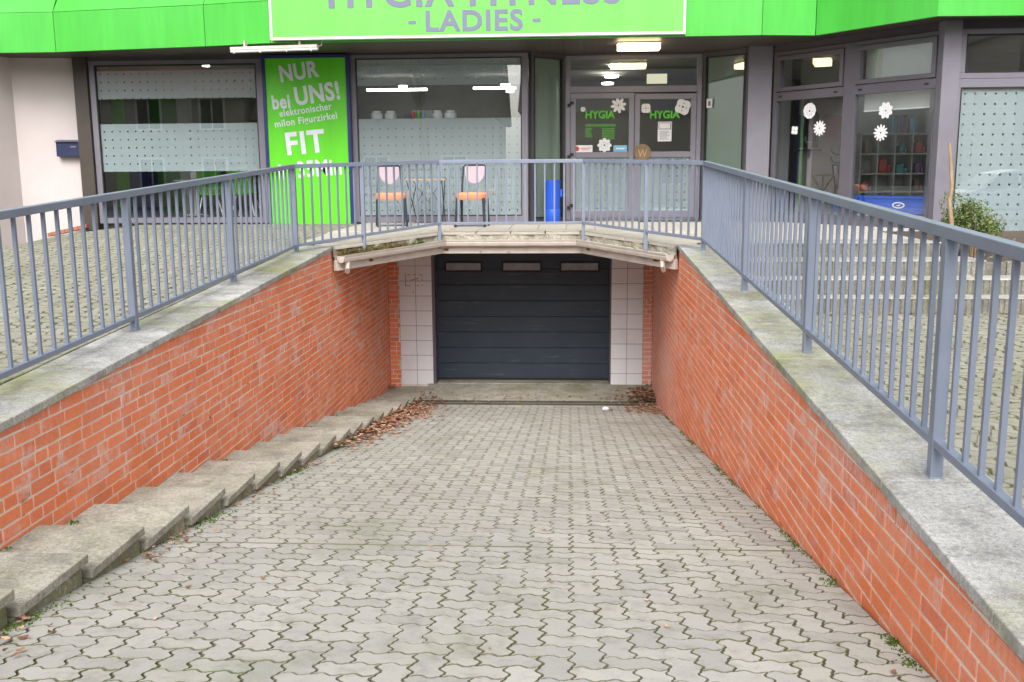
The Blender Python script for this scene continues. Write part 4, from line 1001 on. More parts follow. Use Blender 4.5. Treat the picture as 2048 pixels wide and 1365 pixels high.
flake(1616, 222, 15, BP, 10, .06, 'large roundish paper snowflake on the left bay pane', 0, bd, squash=1.0)
flake(1636, 257, 15, BP, 12, .38, 'spiky paper snowflake below the roundish one on the left bay pane', 0, bd)
flake(1586, 261, 9, BP, 4, .28, 'small square paper piece on the left bay pane', R(40), bd, holes=False)
flake(1768, 221, 16, BP, 8, .22, 'upper scalloped paper snowflake on the right bay pane', R(22), bd)
flake(1758, 266, 16, BP, 12, .42, 'lower spiky paper snowflake on the right bay pane', 0, bd)
def label_on_glass(name, mb, mat, lab, cat, group=None, fix=False): o = part(name, mb, mat, fix=fix); return tag(o, lab, cat, group)
for (a, b, lab) in ((1171, 1230, 'green HYGIA lettering on the left door glass'), (1300, 1360, 'green HYGIA lettering on the right door glass')):
    o = sgn('HYGIA', a, b, 221.5, 237.5, DP, M['vinyl'], None, d=-.016, bold=.035); tag(o, lab, 'lettering', 'green door letterings')
o = sgn('ÖFFNUNGSZEITEN', 1171, 1231, 247.5, 253.5, DP, M['vinyl'], None, d=-.016, bold=.02); tag(o, 'small green ÖFFNUNGSZEITEN heading on the left door glass', 'lettering')
m = MB(); rr = random.Random(2)
for k in range(7):
    py = 257.5+k*3.3; 
    for (a, b) in ((1171, 1171+rr.uniform(10, 14)), (1204, 1229)):
        if k > 5 and a < 1200: continue
        x0 = a
        while x0 < b:
            x1 = min(b, x0+rr.uniform(2, 5)); ua, zz = DP.uz(x0, py); ub, _ = DP.uz(x1, py); DP.box(m, ua, ub, zz-.006, zz+.005, -.017, -.014); x0 = x1+.8
label_on_glass('opening_hours', m, M['vinyl'], 'green opening hours table on the left door glass', 'lettering')
def card(name, pxa, pya, pxb, pyb, pl, mat, lab, cat, d=-.016):
    a, z1 = pl.uz(pxa, pya); b, z0 = pl.uz(pxb, pyb); m = MB(); pl.box(m, a, b, z0, z1, d, d+.002); return tag(part(name, m, mat), lab, cat), (a, b, z0, z1)
o, q = card('notice', 1316, 244, 1343, 283, DP, M['paper'], 'white printed notice on the right door glass', 'notice')
m = MB(); a, b, z0, z1 = q
for k in range(8): DP.box(m, a+.03, b-.03-.02*(k % 3), z0+.03+k*.018, z0+.036+k*.018, -.0138, -.0132)
part('print', m, M['frame'], o); m = MB(); DP.frame(m, a+.012, b-.012, z1-.12, z1-.012, .012, -.0138, -.0132); part('heading_border', m, M['letter'], o)
o, q = card('sticker', 1147, 291, 1185, 305, DP, M['paper'], 'white sticker with a red roundel at the lower left of the left door', 'sticker')
a, b, z0, z1 = q; m = MB(); cc = DP.pt(a+.055, (z0+z1)/2, -.0136); m.add([tuple(cc)]+[tuple(cc+Vector((.038*math.cos(k*math.pi/8), 0, .038*math.sin(k*math.pi/8)))) for k in range(16)], [(0, k+1, (k+1) % 16+1) for k in range(16)]); part('roundel', m, M['red'], o, fix=False)
m = MB(); DP.box(m, a+.11, b-.02, (z0+z1)/2+.004, (z0+z1)/2+.014, -.0138, -.0132); DP.box(m, a+.13, b-.06, (z0+z1)/2-.018, (z0+z1)/2-.010, -.0138, -.0132); part('print', m, M['red'], o)
o, q = card('sticker', 1227, 291, 1254, 304, DP, M['cyan'], 'light blue sticker at the lower right of the left door', 'sticker')
a, b, z0, z1 = q; m = MB(); DP.box(m, a+.04, b-.04, (z0+z1)/2-.01, (z0+z1)/2+.01, -.0138, -.0132); part('print', m, M['paper'], o)
uc, zz = DP.uz(1284.5, 306); wd = thing('wooden_disc', 'round wooden disc with a letter W, hung at the middle of the double door', 'sign', DP.pt(uc, zz, .05))
m = MB(); rr_ = .138; m.prism([(rr_*math.cos(2*math.pi*k/28), rr_*math.sin(2*math.pi*k/28)) for k in range(28)], DP.pt(uc, zz, .05), (1,0,0), (0,0,1), (0,1,0), .02); part('disc', m, M['wood_dk'], wd, bev=.003)
part('lettering', text_mb('W', DP.pt(uc, zz-.01, .054), .15, .12, (1,0,0), (0,0,1), .004, .01), M['wood'], wd, fix=False)

# ------------------------------------------------------------------ shrub and bare stake in the planter
def leaf_cloud(mb, n, fn, size, seed):
    rnd = random.Random(seed)
    for _ in range(n):
        p = fn(rnd); s_ = size*rnd.uniform(.6, 1.3)
        a = Vector((rnd.gauss(0,1), rnd.gauss(0,1), rnd.gauss(0,1))).normalized(); b = a.cross(Vector((rnd.gauss(0,1), rnd.gauss(0,1), rnd.gauss(0,1)))).normalized()
        mb.add([p-a*s_, p+b*s_*.45, p+a*s_, p-b*s_*.45], [(0,1,2,3)])
sc0 = atY(1953, 450, 10.9)
sh = thing('shrub', 'rounded green evergreen shrub in the planter beside the right stairs', 'shrub', (sc0.x, 10.95, zp-.04))
m = MB(); rnd = random.Random(12); blobs = [(Vector((sc0.x+rnd.uniform(-.24, .24), 10.95+rnd.uniform(-.16, .16), rnd.uniform(-.72, -.36))), rnd.uniform(.10, .17)) for _ in range(26)]
def fsh(r):
    c, rad = r.choice(blobs); d = Vector((r.gauss(0,1), r.gauss(0,1), r.gauss(0,1))).normalized(); return c+d*rad*r.random()**.35
leaf_cloud(m, 5200, fsh, .017, 4); part('foliage', m, M['shrub'], sh, fix=False)
m = MB()
for c, rad in blobs[:14]: m.tube([(sc0.x+(c.x-sc0.x)*.2, 10.95, zp-.1), (c.x*.5+sc0.x*.5, (c.y+10.95)/2, (c.z+zp)/2), tuple(c)], [.012, .008, .004], 5)
part('stems', m, M['bark'], sh)
m = MB(); pts = [atY(px, py, 10.75) for px, py in ((1899, 286), (1902, 330), (1904, 372), (1899, 402), (1903, 445), (1901, 520))]
m.tube(pts, [.012, .018, .021, .020, .024, .026], 9); tag(part('bare_stake', m, M['bark'], smooth=True), 'crooked bare pale branch standing upright beside the shrub', 'branch')
m = MB(); leaf_cloud(m, 900, lambda r: Vector((5.6+r.uniform(-1.2, 1.6), 11.3+r.uniform(-.5, .5), zp-.04+abs(r.gauss(0, .07)))), .03, 6)
tag(part('low_plants', m, pm('silver_green_leaf', (.22, .26, .22), (.12, .16, .10), 9, .7, 0), fix=False), 'low grey green ground plants behind the planter edging', 'plants')
bpy.data.objects['low_plants']['kind'] = 'stuff'

# ------------------------------------------------------------------ loose leaves, moss, weeds, litter
def leaf(mb, p, s_, rnd, lift=.01):
    a = rnd.uniform(0, 6.28); n = 7; c, sn = math.cos(a), math.sin(a); pts = []
    curl = rnd.uniform(-.25, .45)
    for k in range(n):
        t = 2*math.pi*k/n; r_ = s_*(1 if k % 2 else .62)*rnd.uniform(.8, 1.15); x, y = r_*math.cos(t), r_*math.sin(t)*.62
        X, Y = x*c-y*sn, x*sn+y*c
        pts.append((p[0]+X, p[1]+Y, p[2]+lift+abs(x)*curl+rnd.uniform(0, .003)))
    b = len(mb.v); mb.v.append((p[0], p[1], p[2]+lift*.8)); mb.v += pts
    for k in range(n): mb.f.append((b, b+1+k, b+1+(k+1) % n))
m = MB(); rnd = random.Random(77)
def drop(x, y, s_, h=0): leaf(m, (x, y, RF(x, y)), s_, rnd, .006+h)
for _ in range(950):                                  # drift along the foot of the steps
    y = rnd.triangular(8.6, 14.6, 12.6); x = SX+.0+abs(rnd.gauss(0, .15+.05*(y > 12))); drop(x, y, rnd.uniform(.026, .055), rnd.uniform(0, .09)*max(0, 1-(x-SX)/.3))
for _ in range(230):
    y = rnd.uniform(2.6, 8.2); 
    if math.sin(y*4.1)+rnd.uniform(-.6, .6) < .1: continue
    drop(SX-.01+abs(rnd.gauss(0, .10)), y, rnd.uniform(.010, .034), rnd.uniform(0, .02))
for _ in range(560):                                  # corner at the right of the drain
    x = XR-abs(rnd.gauss(0, .22)); y = rnd.triangular(12.6, 15.0, 14.5); 
    if x > XR-.75: drop(x, y, rnd.uniform(.026, .055), rnd.uniform(0, .11) if y > 14.1 else 0)
for _ in range(110): drop(rnd.uniform(SX+.1, XR-.1), rnd.uniform(14.0, 14.6), rnd.uniform(.022, .045), .015)
for _ in range(60): drop(rnd.uniform(SX+.1, XR-.1), rnd.uniform(3.2, 14), rnd.uniform(.008, .026))
for _ in range(110): x = rnd.uniform(1.9, 4.6); m_z = RZ; leaf(m, (x, yb[3]-abs(rnd.gauss(0, .06))-.02, m_z), rnd.uniform(.018, .035), rnd)
for i in range(3):
    for _ in range(5): leaf(m, (rnd.uniform(2, xr[i]), yb[i+1]+rnd.uniform(.06, .25), lev[i+1]), rnd.uniform(.02, .035), rnd)
for _ in range(26): leaf(m, (rnd.uniform(XL, SX-.1), rnd.uniform(11, 15), zfl(12)+.0), .03, rnd) if False else None
for _ in range(16): leaf(m, (XL+rnd.uniform(0, .12), 14.93-rnd.uniform(0, .2), -3.32+rnd.uniform(0, .05)), .035, rnd)
for _ in range(70): leaf(m, (-3.2-rnd.random()*4, rnd.uniform(5, 13), yl(-4, 8)), .0001, rnd) if False else None
stuff(part('fallen_leaves', m, M['leafdead'], fix=False), 'brown dead leaves drifted along the steps and around the drain', 'leaves')

m = MB(); rnd = random.Random(41)
def tuft(x, y, z, s_, n):
    for _ in range(n):
        a = rnd.uniform(0, 6.28); r_ = s_*rnd.random(); px, py = x+r_*math.cos(a), y+r_*math.sin(a); h = rnd.uniform(.004, .018); d = rnd.uniform(.003, .008)
        m.add([(px-d, py-d*.5, z), (px+d, py-d*.4, z), (px+rnd.uniform(-d, d), py+rnd.uniform(-d, d), z+h)], [(0,1,2)])
        m.add([(px-d*.6, py+d, z+h*.4), (px+d, py+d*.5, z+h*.2), (px+rnd.uniform(-d, d), py-d, z+h)], [(0,1,2)])
y = 2.6
while y < 13.8:                                        # foot of the right wall
    dens = max(0, math.sin(y*2.7)*.7+math.sin(y*7.1+1)*.6+math.sin(y*23)*.5+.25)
    if dens > 0: tuft(XR-.004-abs(rnd.gauss(0, .012)), y, RF(0, y)-.008, .022, int(9*dens+rnd.random()*3))
    if y < 4.6 and dens > .2: tuft(XR-.01-abs(rnd.gauss(0, .02)), y, RF(0, y)-.006, .035, int(14*dens))
    y += .022
y = 2.8
while y < 14:                                          # foot of the steps
    dens = max(0, math.sin(y*3.3+2)+math.sin(y*9.1)*.5+.1)
    tuft(SX-.015+abs(rnd.gauss(0, .035)), y, RF(0, y)-.006, .035, int(16*dens)); y += .025
for _ in range(150):
    x0, y0 = rnd.choice(((XR-.35, 3.6), (.8, 12.9), (-.75, 3.2), (.3, 6.4), (-2.0, 9.0), (-1.9, 5.1), (.95, 5.1), (XR-.2, 12.8))); tuft(x0+rnd.gauss(0, .16), y0+rnd.gauss(0, .16), RF(0, y0)-.011-.152*0, .02, 5) if False else None
x = -2.1
while x < XR-.05:                                      # the straight joint across the ramp
    if rnd.random() < .6: tuft(x, 5.092, RF(0, 5.092)-.013, .008, 2)
    x += .02
for i in range(18):                                    # weeds where wall and steps meet
    y = 3.3+i*.603+rnd.uniform(-.1, .1); zt = -1.746-.1525*(math.floor((y-4.222)/.603)*.603+.603)
    if rnd.random() < .6: tuft(XL+.02, y, zt, .05, rnd.randint(10, 40))
stuff(part('moss', m, M['moss'], fix=False), 'green moss and weeds in the gaps at the wall foot and steps', 'moss')
m = MB(); rnd = random.Random(55)                      # growth in the left gutter
for _ in range(2600):
    t_ = rnd.random()**.8; a = Vector(E[0]).lerp(Vector(E[1]), .02+.78*t_); z = ze(a.y)-.13+rnd.random()**1.5*.10*(1-t_*.4)*(.5+.5*math.sin(t_*31)**2); d = rnd.uniform(.0, .09); p = Vector((a.x+.8*d, a.y-.56*d, z)); s_ = rnd.uniform(.008, .022)
    u1_ = Vector((rnd.gauss(0,1), rnd.gauss(0,1), rnd.gauss(0,1))).normalized(); v1 = u1_.cross(Vector((rnd.gauss(0,1), rnd.gauss(0,1), 1))).normalized()
    m.add([p-u1_*s_, p+v1*s_*.3, p+u1_*s_, p-v1*s_*.3], [(0,1,2,3)])
stuff(part('gutter_moss', m, M['moss'], fix=False), 'moss growing in the left part of the terrace gutter', 'moss')
m = MB()
for _ in range(620):
    t_ = rnd.random()**1.3; a = Vector(E[0]).lerp(Vector(E[1]), .02+.6*t_); p = Vector((a.x+.05, a.y-.03, ze(a.y)-.10)); q = p+Vector((rnd.gauss(0, .05), rnd.gauss(0, .04), rnd.uniform(-.05, .09)*.8)); m.tube([p, q], [.004, .0015], 3, False)
stuff(part('dry_weeds', m, M['dry'], fix=False), 'dry brown weed stalks hanging from the left terrace edge', 'weeds')
def litter(px, py, s_, mat, lab, seed):
    r = ray(px, py); t_ = None
    for k in range(4000):
        tt_ = 2+k*.004; p = r*(tt_/r.y)
        if p.z <= RF(p.x, p.y)+.02: break
    rnd = random.Random(seed); m = MB(); n = 12; c = (p.x, p.y, p.z+.015)
    for j in range(4):
        for k in range(n): a = 2*math.pi*k/n; q = s_*math.sin(math.pi*(j+.6)/4.2)*rnd.uniform(.7, 1.2); m.v.append((c[0]+q*math.cos(a), c[1]+q*math.sin(a)*.8, c[2]+(j-1.5)*s_*.28+rnd.uniform(-.1, .1)*s_))
    for j in range(3):
        for k in range(n): m.f.append((j*n+k, j*n+(k+1) % n, (j+1)*n+(k+1) % n, (j+1)*n+k))
    m.f += [tuple(reversed(range(n))), tuple(3*n+k for k in range(n))]
    tag(part('litter', m, mat), lab, 'litter', 'small litter on the ramp')
litter(1211, 820, .05, M['paper'], 'crumpled white paper on the paving right of centre near the drain', 1)
litter(811, 816, .035, M['paper'], 'white paper scrap on top of the leaves by the lowest steps', 2)
litter(797, 835, .035, M['cyan'], 'light blue scrap among the leaves beside the steps', 3)
litter(790, 845, .028, pm('magenta_wrapper', (.7, .12, .35), None, 5, .5, 0), 'pink wrapper among the leaves beside the steps', 4)

# ------------------------------------------------------------------ rooms behind the glass
m = MB(); m.box((-8.2, FY+.12, TZ-.1), (3.0, 21, TZ-.002)); m.prism([(BA.x+.05, BA.y+.15), (BB.x+.05, BB.y+.15), (8.4, BB.y+.15), (8.4, 21), (BA.x+.05, 21)], (0,0,TZ-.1), (1,0,0), (0,1,0), (0,0,1), .098); bp('interior_floor', m, M['int_floor'])
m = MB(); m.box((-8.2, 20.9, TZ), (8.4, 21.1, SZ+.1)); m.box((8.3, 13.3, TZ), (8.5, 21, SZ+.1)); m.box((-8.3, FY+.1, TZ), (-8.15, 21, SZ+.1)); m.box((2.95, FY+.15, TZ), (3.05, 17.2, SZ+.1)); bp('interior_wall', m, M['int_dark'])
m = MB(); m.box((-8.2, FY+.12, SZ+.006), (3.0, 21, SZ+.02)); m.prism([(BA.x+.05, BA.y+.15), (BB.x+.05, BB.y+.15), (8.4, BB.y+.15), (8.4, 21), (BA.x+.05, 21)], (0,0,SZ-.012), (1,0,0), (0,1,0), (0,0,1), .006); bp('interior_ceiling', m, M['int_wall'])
m = MB(); g0x, g1x = atY(222, 300, 19).x, atY(358, 300, 19).x; m.box((g0x, 19, TZ), (g1x, 19.15, SZ)); m.box((atY(228, 300, 17).x, 17, TZ), (atY(250, 300, 17).x, 17.1, SZ)); bp('green_partition', m, M['int_green'])
m = MB(); cx0, cx1 = atY(358, 300, 18).x, atY(380, 300, 18).x; m.box((cx0, 18, TZ), (cx1, 18.2, SZ)); bp('interior_column', m, M['int_wall'])
rv = atY(1700, 250, 17).x
m = MB(); m.box((atY(1600, 250, 17.3).x, 17.3, TZ), (atY(1695, 250, 17.3).x, 17.4, SZ)); m.box((atY(1556, 250, 16.6).x, 16.6, TZ), (atY(1580, 250, 16.6).x, 16.7, SZ)); bp('room_wall', m, M['int_wall'])
def ceil_lamp(px, py, wpx, label, mat, tube=False):
    p = atZ(px, py, SZ-.03)
    if p.y > 20.4 or tube: p = atY(px, py, 19.2)
    r_ = wpx/2/1950*p.y
    m = MB()
    if tube: m.box((p.x-r_, p.y-.05, p.z-.018), (p.x+r_, p.y+.05, p.z+.018))
    else: m.lathe([(r_, 0), (r_, .03)], (p.x, p.y, min(SZ-.032, p.z)), 20)
    tag(part('interior_lamp', m, mat), label, 'lamp', 'lit lamps on the shop ceiling')
for q in ((1233, 134, 28, 'round downlight nearest the fanlight above the door'), (1223, 155, 26, 'middle round downlight seen in the fanlight'), (1215, 169, 22, 'farthest round downlight seen in the fanlight'),
          (266, 160, 22, 'round downlight at the top left of the left window'), (355, 186, 17, 'round downlight in the middle of the left window'), (412, 133, 14, 'small downlight at the top edge of the left window'),
          (806, 175, 17, 'small downlight above the left tube light'), (1011, 172, 19, 'small downlight above the right tube light'), (1020, 185, 15, 'small downlight below the right tube light')): ceil_lamp(*q[:3], q[3], M['lamp_cool'])
ceil_lamp(794, 180, 118, 'long tube light at the left of the middle window', M['lamp_cool'], True)
ceil_lamp(989, 176.5, 82, 'shorter tube light at the right of the middle window', M['lamp_cool'], True)
# jars, cups and a box on the sill of the middle window
JY = FY+.25; jz = atY(860, 239, JY).z
sh_ = MB(); sh_.box((atY(712, 239, JY).x, JY-.1, jz-.03), (atY(1030, 239, JY).x, JY+.2, jz)); tag(part('window_shelf', sh_, M['int_wall']), 'narrow shelf behind the middle window holding jars', 'shelf')
jp = None
for i, (px, wpx, lab) in enumerate(((754, 24, 'white jar with lid, leftmost on the window shelf'), (782, 24, 'white jar with lid, second from the left on the shelf'), (875, 21, 'white jar with lid, next to the coloured cans'), (901, 24, 'white jar with lid, rightmost on the window shelf'))):
    p = atY(px, 238, JY); r_ = wpx/2/1950*JY
    j = thing('storage_jar', lab, 'jar', (p.x, JY, jz), group='white jars on the window shelf')
    m = MB(); m.lathe([(r_*.92,0),(r_,.02),(r_,.09),(r_*.8,.105)], (0,0,0), 18); part('body', m, M['paper'], j, world=False, smooth=True)
    m = MB(); m.lathe([(r_*.72,.105),(r_*.72,.13),(r_*.68,.135)], (0,0,0), 18); part('lid', m, M['paper'], j, world=False, smooth=True)
for px, c, lab in ((828, M['red'], 'red can on the window shelf'), (838, M['vinyl'], 'green can on the window shelf'), (847, M['cyan'], 'light blue can on the window shelf')):
    p = atY(px, 238, JY); m = MB(); m.lathe([(.022,0),(.026,.006),(.026,.11),(.02,.12)], (p.x, JY-.03, jz), 14); tag(part('drink_can', m, c, smooth=True), lab, 'can', 'cans on the window shelf')
p = atY(845, 220, JY+.1); m = MB(); m.box((p.x-.17, JY+.05, jz), (p.x+.17, JY+.15, jz+.145)); tag(part('storage_box', m, M['int_wall'], bev=.004), 'pale grey box behind the three coloured cans', 'box')
p = atY(816, 236, JY); m = MB(); m.lathe([(.03,0),(.055,.05),(.058,.08),(.05,.08)], (p.x, JY, jz), 18); tag(part('bowl', m, M['letter'], smooth=True), 'small grey bowl left of the coloured cans', 'bowl')
# reception inside the entrance
p = atY(1314, 159, 17.2); m = MB(); m.box((p.x-.17, 17.2, p.z-.07), (p.x+.17, 17.24, p.z+.09)); tag(part('mirrored_lamp_glow', m, emis('pale_box_glow', (.9, .85, .6), .55)), 'pale rectangular glow put in for a lamp mirrored in the fanlight', 'lamp')  # glowing box added in place of a lamp's reflection in the fanlight
p = atY(1300, 300, 18.5); m = MB(); m.box((p.x-.3, 18.5, TZ), (p.x+.7, 19.0, TZ+1.0)); m.box((p.x-.34, 18.46, TZ+1.0), (p.x+.74, 19.04, TZ+1.05)); tag(part('counter', m, M['wood_dk'], bev=.01), 'dark counter inside behind the right door leaf', 'counter')
# green chairs and a cabinet behind the left window
def gchair(px, py, Y, rot, lab):
    p = atY(px, py, Y); t = thing('green_chair', lab, 'chair', (p.x, Y, TZ), R(rot), 'green chairs inside the left window')
    m = MB(); pr = [(-.2,.45),(.0,.42),(.2,.45),(.24,.5),(.27,.65),(.30,.85)]; nx = 7
    for i in range(nx):
        x = -.2+.4*i/(nx-1); k = abs(x)*.25
        for (y, z) in pr: m.v.append((x, y-.03+ (0 if z < .5 else -k*.3), z+k*.3*(z < .5)))
    for i in range(nx-1):
        for j in range(5): m.f.append((i*6+j, (i+1)*6+j, (i+1)*6+j+1, i*6+j+1))
    s_ = part('seat_shell', m, M['vinyl'], t, world=False, smooth=True, fix=False); s_.modifiers.new('s', 'SOLIDIFY').thickness = .012
    for a, b in ((-1,-1),(1,-1),(-1,1),(1,1)):
        m = MB(); m.tube([(a*.12, b*.12, .42), (a*.22, b*.22, 0)], .010, 6); part('leg', m, M['white'], t, world=False)
    return t
gchair(420, 400, 16.4, 20, 'green shell chair with white legs, left one behind the left window'); gchair(492, 400, 16.3, 180, 'green shell chair with white legs, nearest the banner inside the window')
p = atY(290, 400, 17.5); m = MB(); m.box((atY(256, 400, 17.5).x, 17.5, TZ), (atY(300, 400, 17.5).x, 17.9, atY(290, 345, 17.5).z)); tag(part('cabinet', m, M['navy'], bev=.008), 'dark navy cabinet beside the green wall inside the left window', 'cabinet')
p = atY(387, 345, 17); m = MB(); m.lathe([(.03,0),(.05,.01),(.055,.1),(.03,.2),(.02,.26)], (p.x, 17, atY(387, 360, 17).z), 14); vz = atY(387, 360, 17).z; tag(part('vase', m, M['paper'], smooth=True), 'white vase on the table inside the left window', 'vase')
tb2 = thing('round_table', 'white table inside the left window under the vase', 'table', (p.x, 17, TZ)); m = MB(); m.lathe([(.35,0),(.35,.025)], (p.x, 17, vz-.025), 26); part('table_top', m, M['white'], tb2)
m = MB(); m.tube([(p.x, 17, vz-.03), (p.x, 17, TZ+.06)], .025, 10); 
for k in range(4): a = k*math.pi/2+.5; m.tube([(p.x, 17, TZ+.1), (p.x+.16*math.cos(a), 17+.16*math.sin(a), TZ+.07), (p.x+.33*math.cos(a), 17+.33*math.sin(a), TZ+.01)], .014, 6)
part('pedestal', m, M['white'], tb2)
# play room behind the bay
QY = 16.2; q = lambda px, py, Y=QY: atY(px, py, Y)
sx0, sx1 = q(1722, 300).x, q(1895, 300).x
sf = thing('cube_shelf', 'white open cube shelf with toys and books behind the right bay pane', 'shelf', ((sx0+sx1)/2, QY, TZ))
zs_ = [q(1800, py).z for py in (420, 384, 348, 308, 268)]; nx_ = 5; wx = (sx1-sx0)/nx_
m = MB()
for z in zs_: m.box((sx0, QY, z-.012), (sx1, QY+.35, z+.012))
for k in range(nx_+1): m.box((sx0+k*wx-.010, QY+.001, zs_[0]), (sx0+k*wx+.010, QY+.35, zs_[-1]))
m.box((sx0, QY+.35, zs_[0]), (sx1, QY+.37, zs_[-1]+.6)); part('carcass', m, M['int_wall'], sf)
rnd = random.Random(9); tc = [pm('toy_'+n_, c, None, 5, .6, 0) for n_, c in (('red', (.5,.06,.05)), ('yellow', (.6,.42,.06)), ('teal', (.06,.30,.30)), ('purple', (.22,.09,.30)), ('brown', (.22,.12,.07)), ('pink', (.6,.25,.25)))]
tn = ['red', 'yellow', 'teal', 'purple', 'brown', 'pink']; rowname = ['bottom', 'second', 'third', 'top']; k_ = 0
for r_ in range(4):
    for c in range(nx_):
        if rnd.random() < .25: continue
        ci = rnd.randrange(6); x = sx0+(c+.5)*wx; z = zs_[r_]+.013; w2 = wx*rnd.uniform(.2, .36); h_ = (zs_[r_+1]-zs_[r_])*rnd.uniform(.35, .7)
        m = MB(); m.box((x-w2, QY+.06, z), (x+w2*.4, QY+.28, z+h_)); m.box((x+w2*.45, QY+.04, z), (x+w2, QY+.2, z+h_*.6)); m.lathe([(w2*.4, 0), (w2*.5, h_*.15), (w2*.2, h_*.3)], (x-w2*.3, QY+.15, z+h_), 10)
        tag(part('toy_box', m, tc[ci], bev=.01), '%s toys in the %s row of the cube shelf, column %s from the left' % (tn[ci], rowname[r_], ['one', 'two', 'three', 'four', 'five'][c]), 'toys', 'toys in the cube shelf')
bk0 = q(1785, 262)
for i in range(11):
    x = bk0.x+i*.036; h_ = rnd.uniform(.22, .3); m = MB(); m.box((x, QY+.05, zs_[-1]+.013), (x+.030, QY+.25, zs_[-1]+.013+h_)); ci = rnd.choice((0, 2, 3, 4))
    tag(part('book', m, rnd.choice((tc[2], tc[3], tc[4], M['navy'], M['cyan']))), 'thin book in the row standing on top of the cube shelf', 'book', 'books on top of the cube shelf')
m = MB(); m.box((q(1854, 250).x, QY+.05, zs_[-1]+.013), (q(1885, 250).x, QY+.08, q(1870, 222).z)); o = part('picture', m, M['int_wall']); tag(o, 'framed reddish picture standing at the right end of the shelf', 'picture'); m = MB(); m.box((q(1860, 250).x, QY+.045, zs_[-1]+.05), (q(1880, 250).x, QY+.049, q(1870, 226).z)); part('image', m, tc[0], o)
bx = thing('toy_crate', 'bright blue plastic toy crate with a white oval badge inside the bay window', 'crate', (3.9, 14.6, TZ+.14))
cA, cB = BP.pt(bu(1655, 405), 0, -.15), BP.pt(bu(1862, 415), 0, -.15); CP = Pl(cA, cB); L_ = (cB-cA).length; zc0 = CP.uz(1750, 428)[1]; zc1 = CP.uz(1750, 392)[1]
m = MB(); CP.box(m, 0, L_, zc0, zc1, -.35, 0); part('body', m, M['blue'], bx, bev=.02)
m = MB(); CP.box(m, -.01, L_+.01, zc1-.035, zc1+.0, -.37, .015); part('rim', m, M['blue'], bx, bev=.006)
uu, zz = CP.uz(1797, 411); m = MB(); n = 24
for k in range(n):
    a, b_ = 2*math.pi*k/n, 2*math.pi*(k+1)/n
    m.add([CP.pt(uu+.10*math.cos(a), zz+.045*math.sin(a), .006), CP.pt(uu+.10*math.cos(b_), zz+.045*math.sin(b_), .006), CP.pt(uu+.075*math.cos(b_), zz+.027*math.sin(b_), .006), CP.pt(uu+.075*math.cos(a), zz+.027*math.sin(a), .006)], [(0,1,2,3)])
m.add([CP.pt(uu-.05, zz-.012, .006), CP.pt(uu+.02, zz-.012, .006), CP.pt(uu+.05, zz+.014, .006), CP.pt(uu-.0, zz+.006, .006)], [(0,1,2,3)]); part('badge', m, M['paper'], bx, fix=False)
m = MB(); CP.box(m, .0, L_, TZ+.0, zc0-.01, -.4, .0); tag(part('bench', m, M['int_wall'], bev=.01), 'cream bench under the blue toy crate inside the bay', 'bench')
bl = MB(); v0, v1 = BP.pt(um1+.04, 0, -.16), BP.pt(ue-.03, 0, -.16); VP_ = Pl(v0, v1); zl0 = VP_.uz(1800, 217)[1]; VP_.box(bl, .0, (v1-v0).length, zl0, zh, -.004, .004); o = part('roller_blind', bl, M['int_wall']); tag(o, 'pale roller blind pulled partly down behind the right bay pane', 'blind')
m = MB(); VP_.box(m, 0, (v1-v0).length, zl0-.02, zl0, -.012, .012); part('bottom_bar', m, M['paper'], o, bev=.004)
wl = atY(1650, 250, 17.25)
cr = thing('coat_rack', 'dark wall hooks of a coat rack at the right of the left bay pane', 'coat rack', (q(1680, 300, 16).x, 16, TZ)); m = MB(); p = q(1682, 300, 16)
m.tube([(p.x, 16, TZ), (p.x, 16, q(1682, 288, 16).z)], .018, 8); part('stand', m, M['charcoal'], cr)
for k, py in enumerate((302, 318)):
    for s_ in (-1, 1): zz = q(1682, py, 16).z; m = MB(); m.tube([(p.x, 16, zz-.06), (p.x+s_*.08, 16, zz-.06), (p.x+s_*.14, 16, zz-.02), (p.x+s_*.15, 16, zz+.04)], .010, 6); part('hook', m, M['charcoal'], cr)
def garment(px, py, w_, h_, Y, mat, lab, cat):
    p = atY(px, py, Y); m = MB(); o = (p.x, Y, p.z); pts = [(-.06, .0), (-w_*.5, -h_*.18), (-w_*.55, -h_*.75), (-w_*.38, -h_*.78), (-w_*.33, -h_*.4), (-w_*.34, -h_), (w_*.34, -h_), (w_*.33, -h_*.4), (w_*.38, -h_*.78), (w_*.55, -h_*.75), (w_*.5, -h_*.18), (.06, .0)]
    m.prism(pts, o, (1,0,0), (0,0,1), (0,1,0), .06); tag(part('hanging_coat', m, mat, bev=.02), lab, cat)
garment(1666, 228, .34, .38, 17.1, pm('faded_red_fabric', (.30, .11, .12), None, 5, .9, 0), 'small faded red jacket hanging behind the left bay pane', 'jacket'); garment(1626, 222, .22, .50, 17.0, M['charcoal'], 'long dark coat hanging behind the left bay pane', 'coat')
p = atY(1618, 255, 17.24); m = MB(); m.box((p.x-.17, 17.24, p.z-.34), (p.x+.17, 17.26, p.z+.2)); o = tag(part('wall_poster', m, pm('green_poster', (.07, .22, .07), (.13, .18, .13), 9, .8, 0)), 'green football poster on the wall behind the left bay pane', 'poster')
m = MB(); m.lathe([(.001, -.07), (.05, -.05), (.07, 0), (.05, .05), (.001, .07)], (p.x, 17.23, p.z-.2), 16); m.v = [(a, 17.24+(b-17.23)*.03-.002, c) for a, b, c in m.v]; part('ball_print', m, M['paper'], o)
m = MB(); m.box((p.x-.22, 17.1, p.z-.40), (p.x+.2, 17.28, p.z-.375)); tag(part('wall_shelf', m, M['charcoal']), 'narrow dark wall shelf under the football poster', 'shelf')

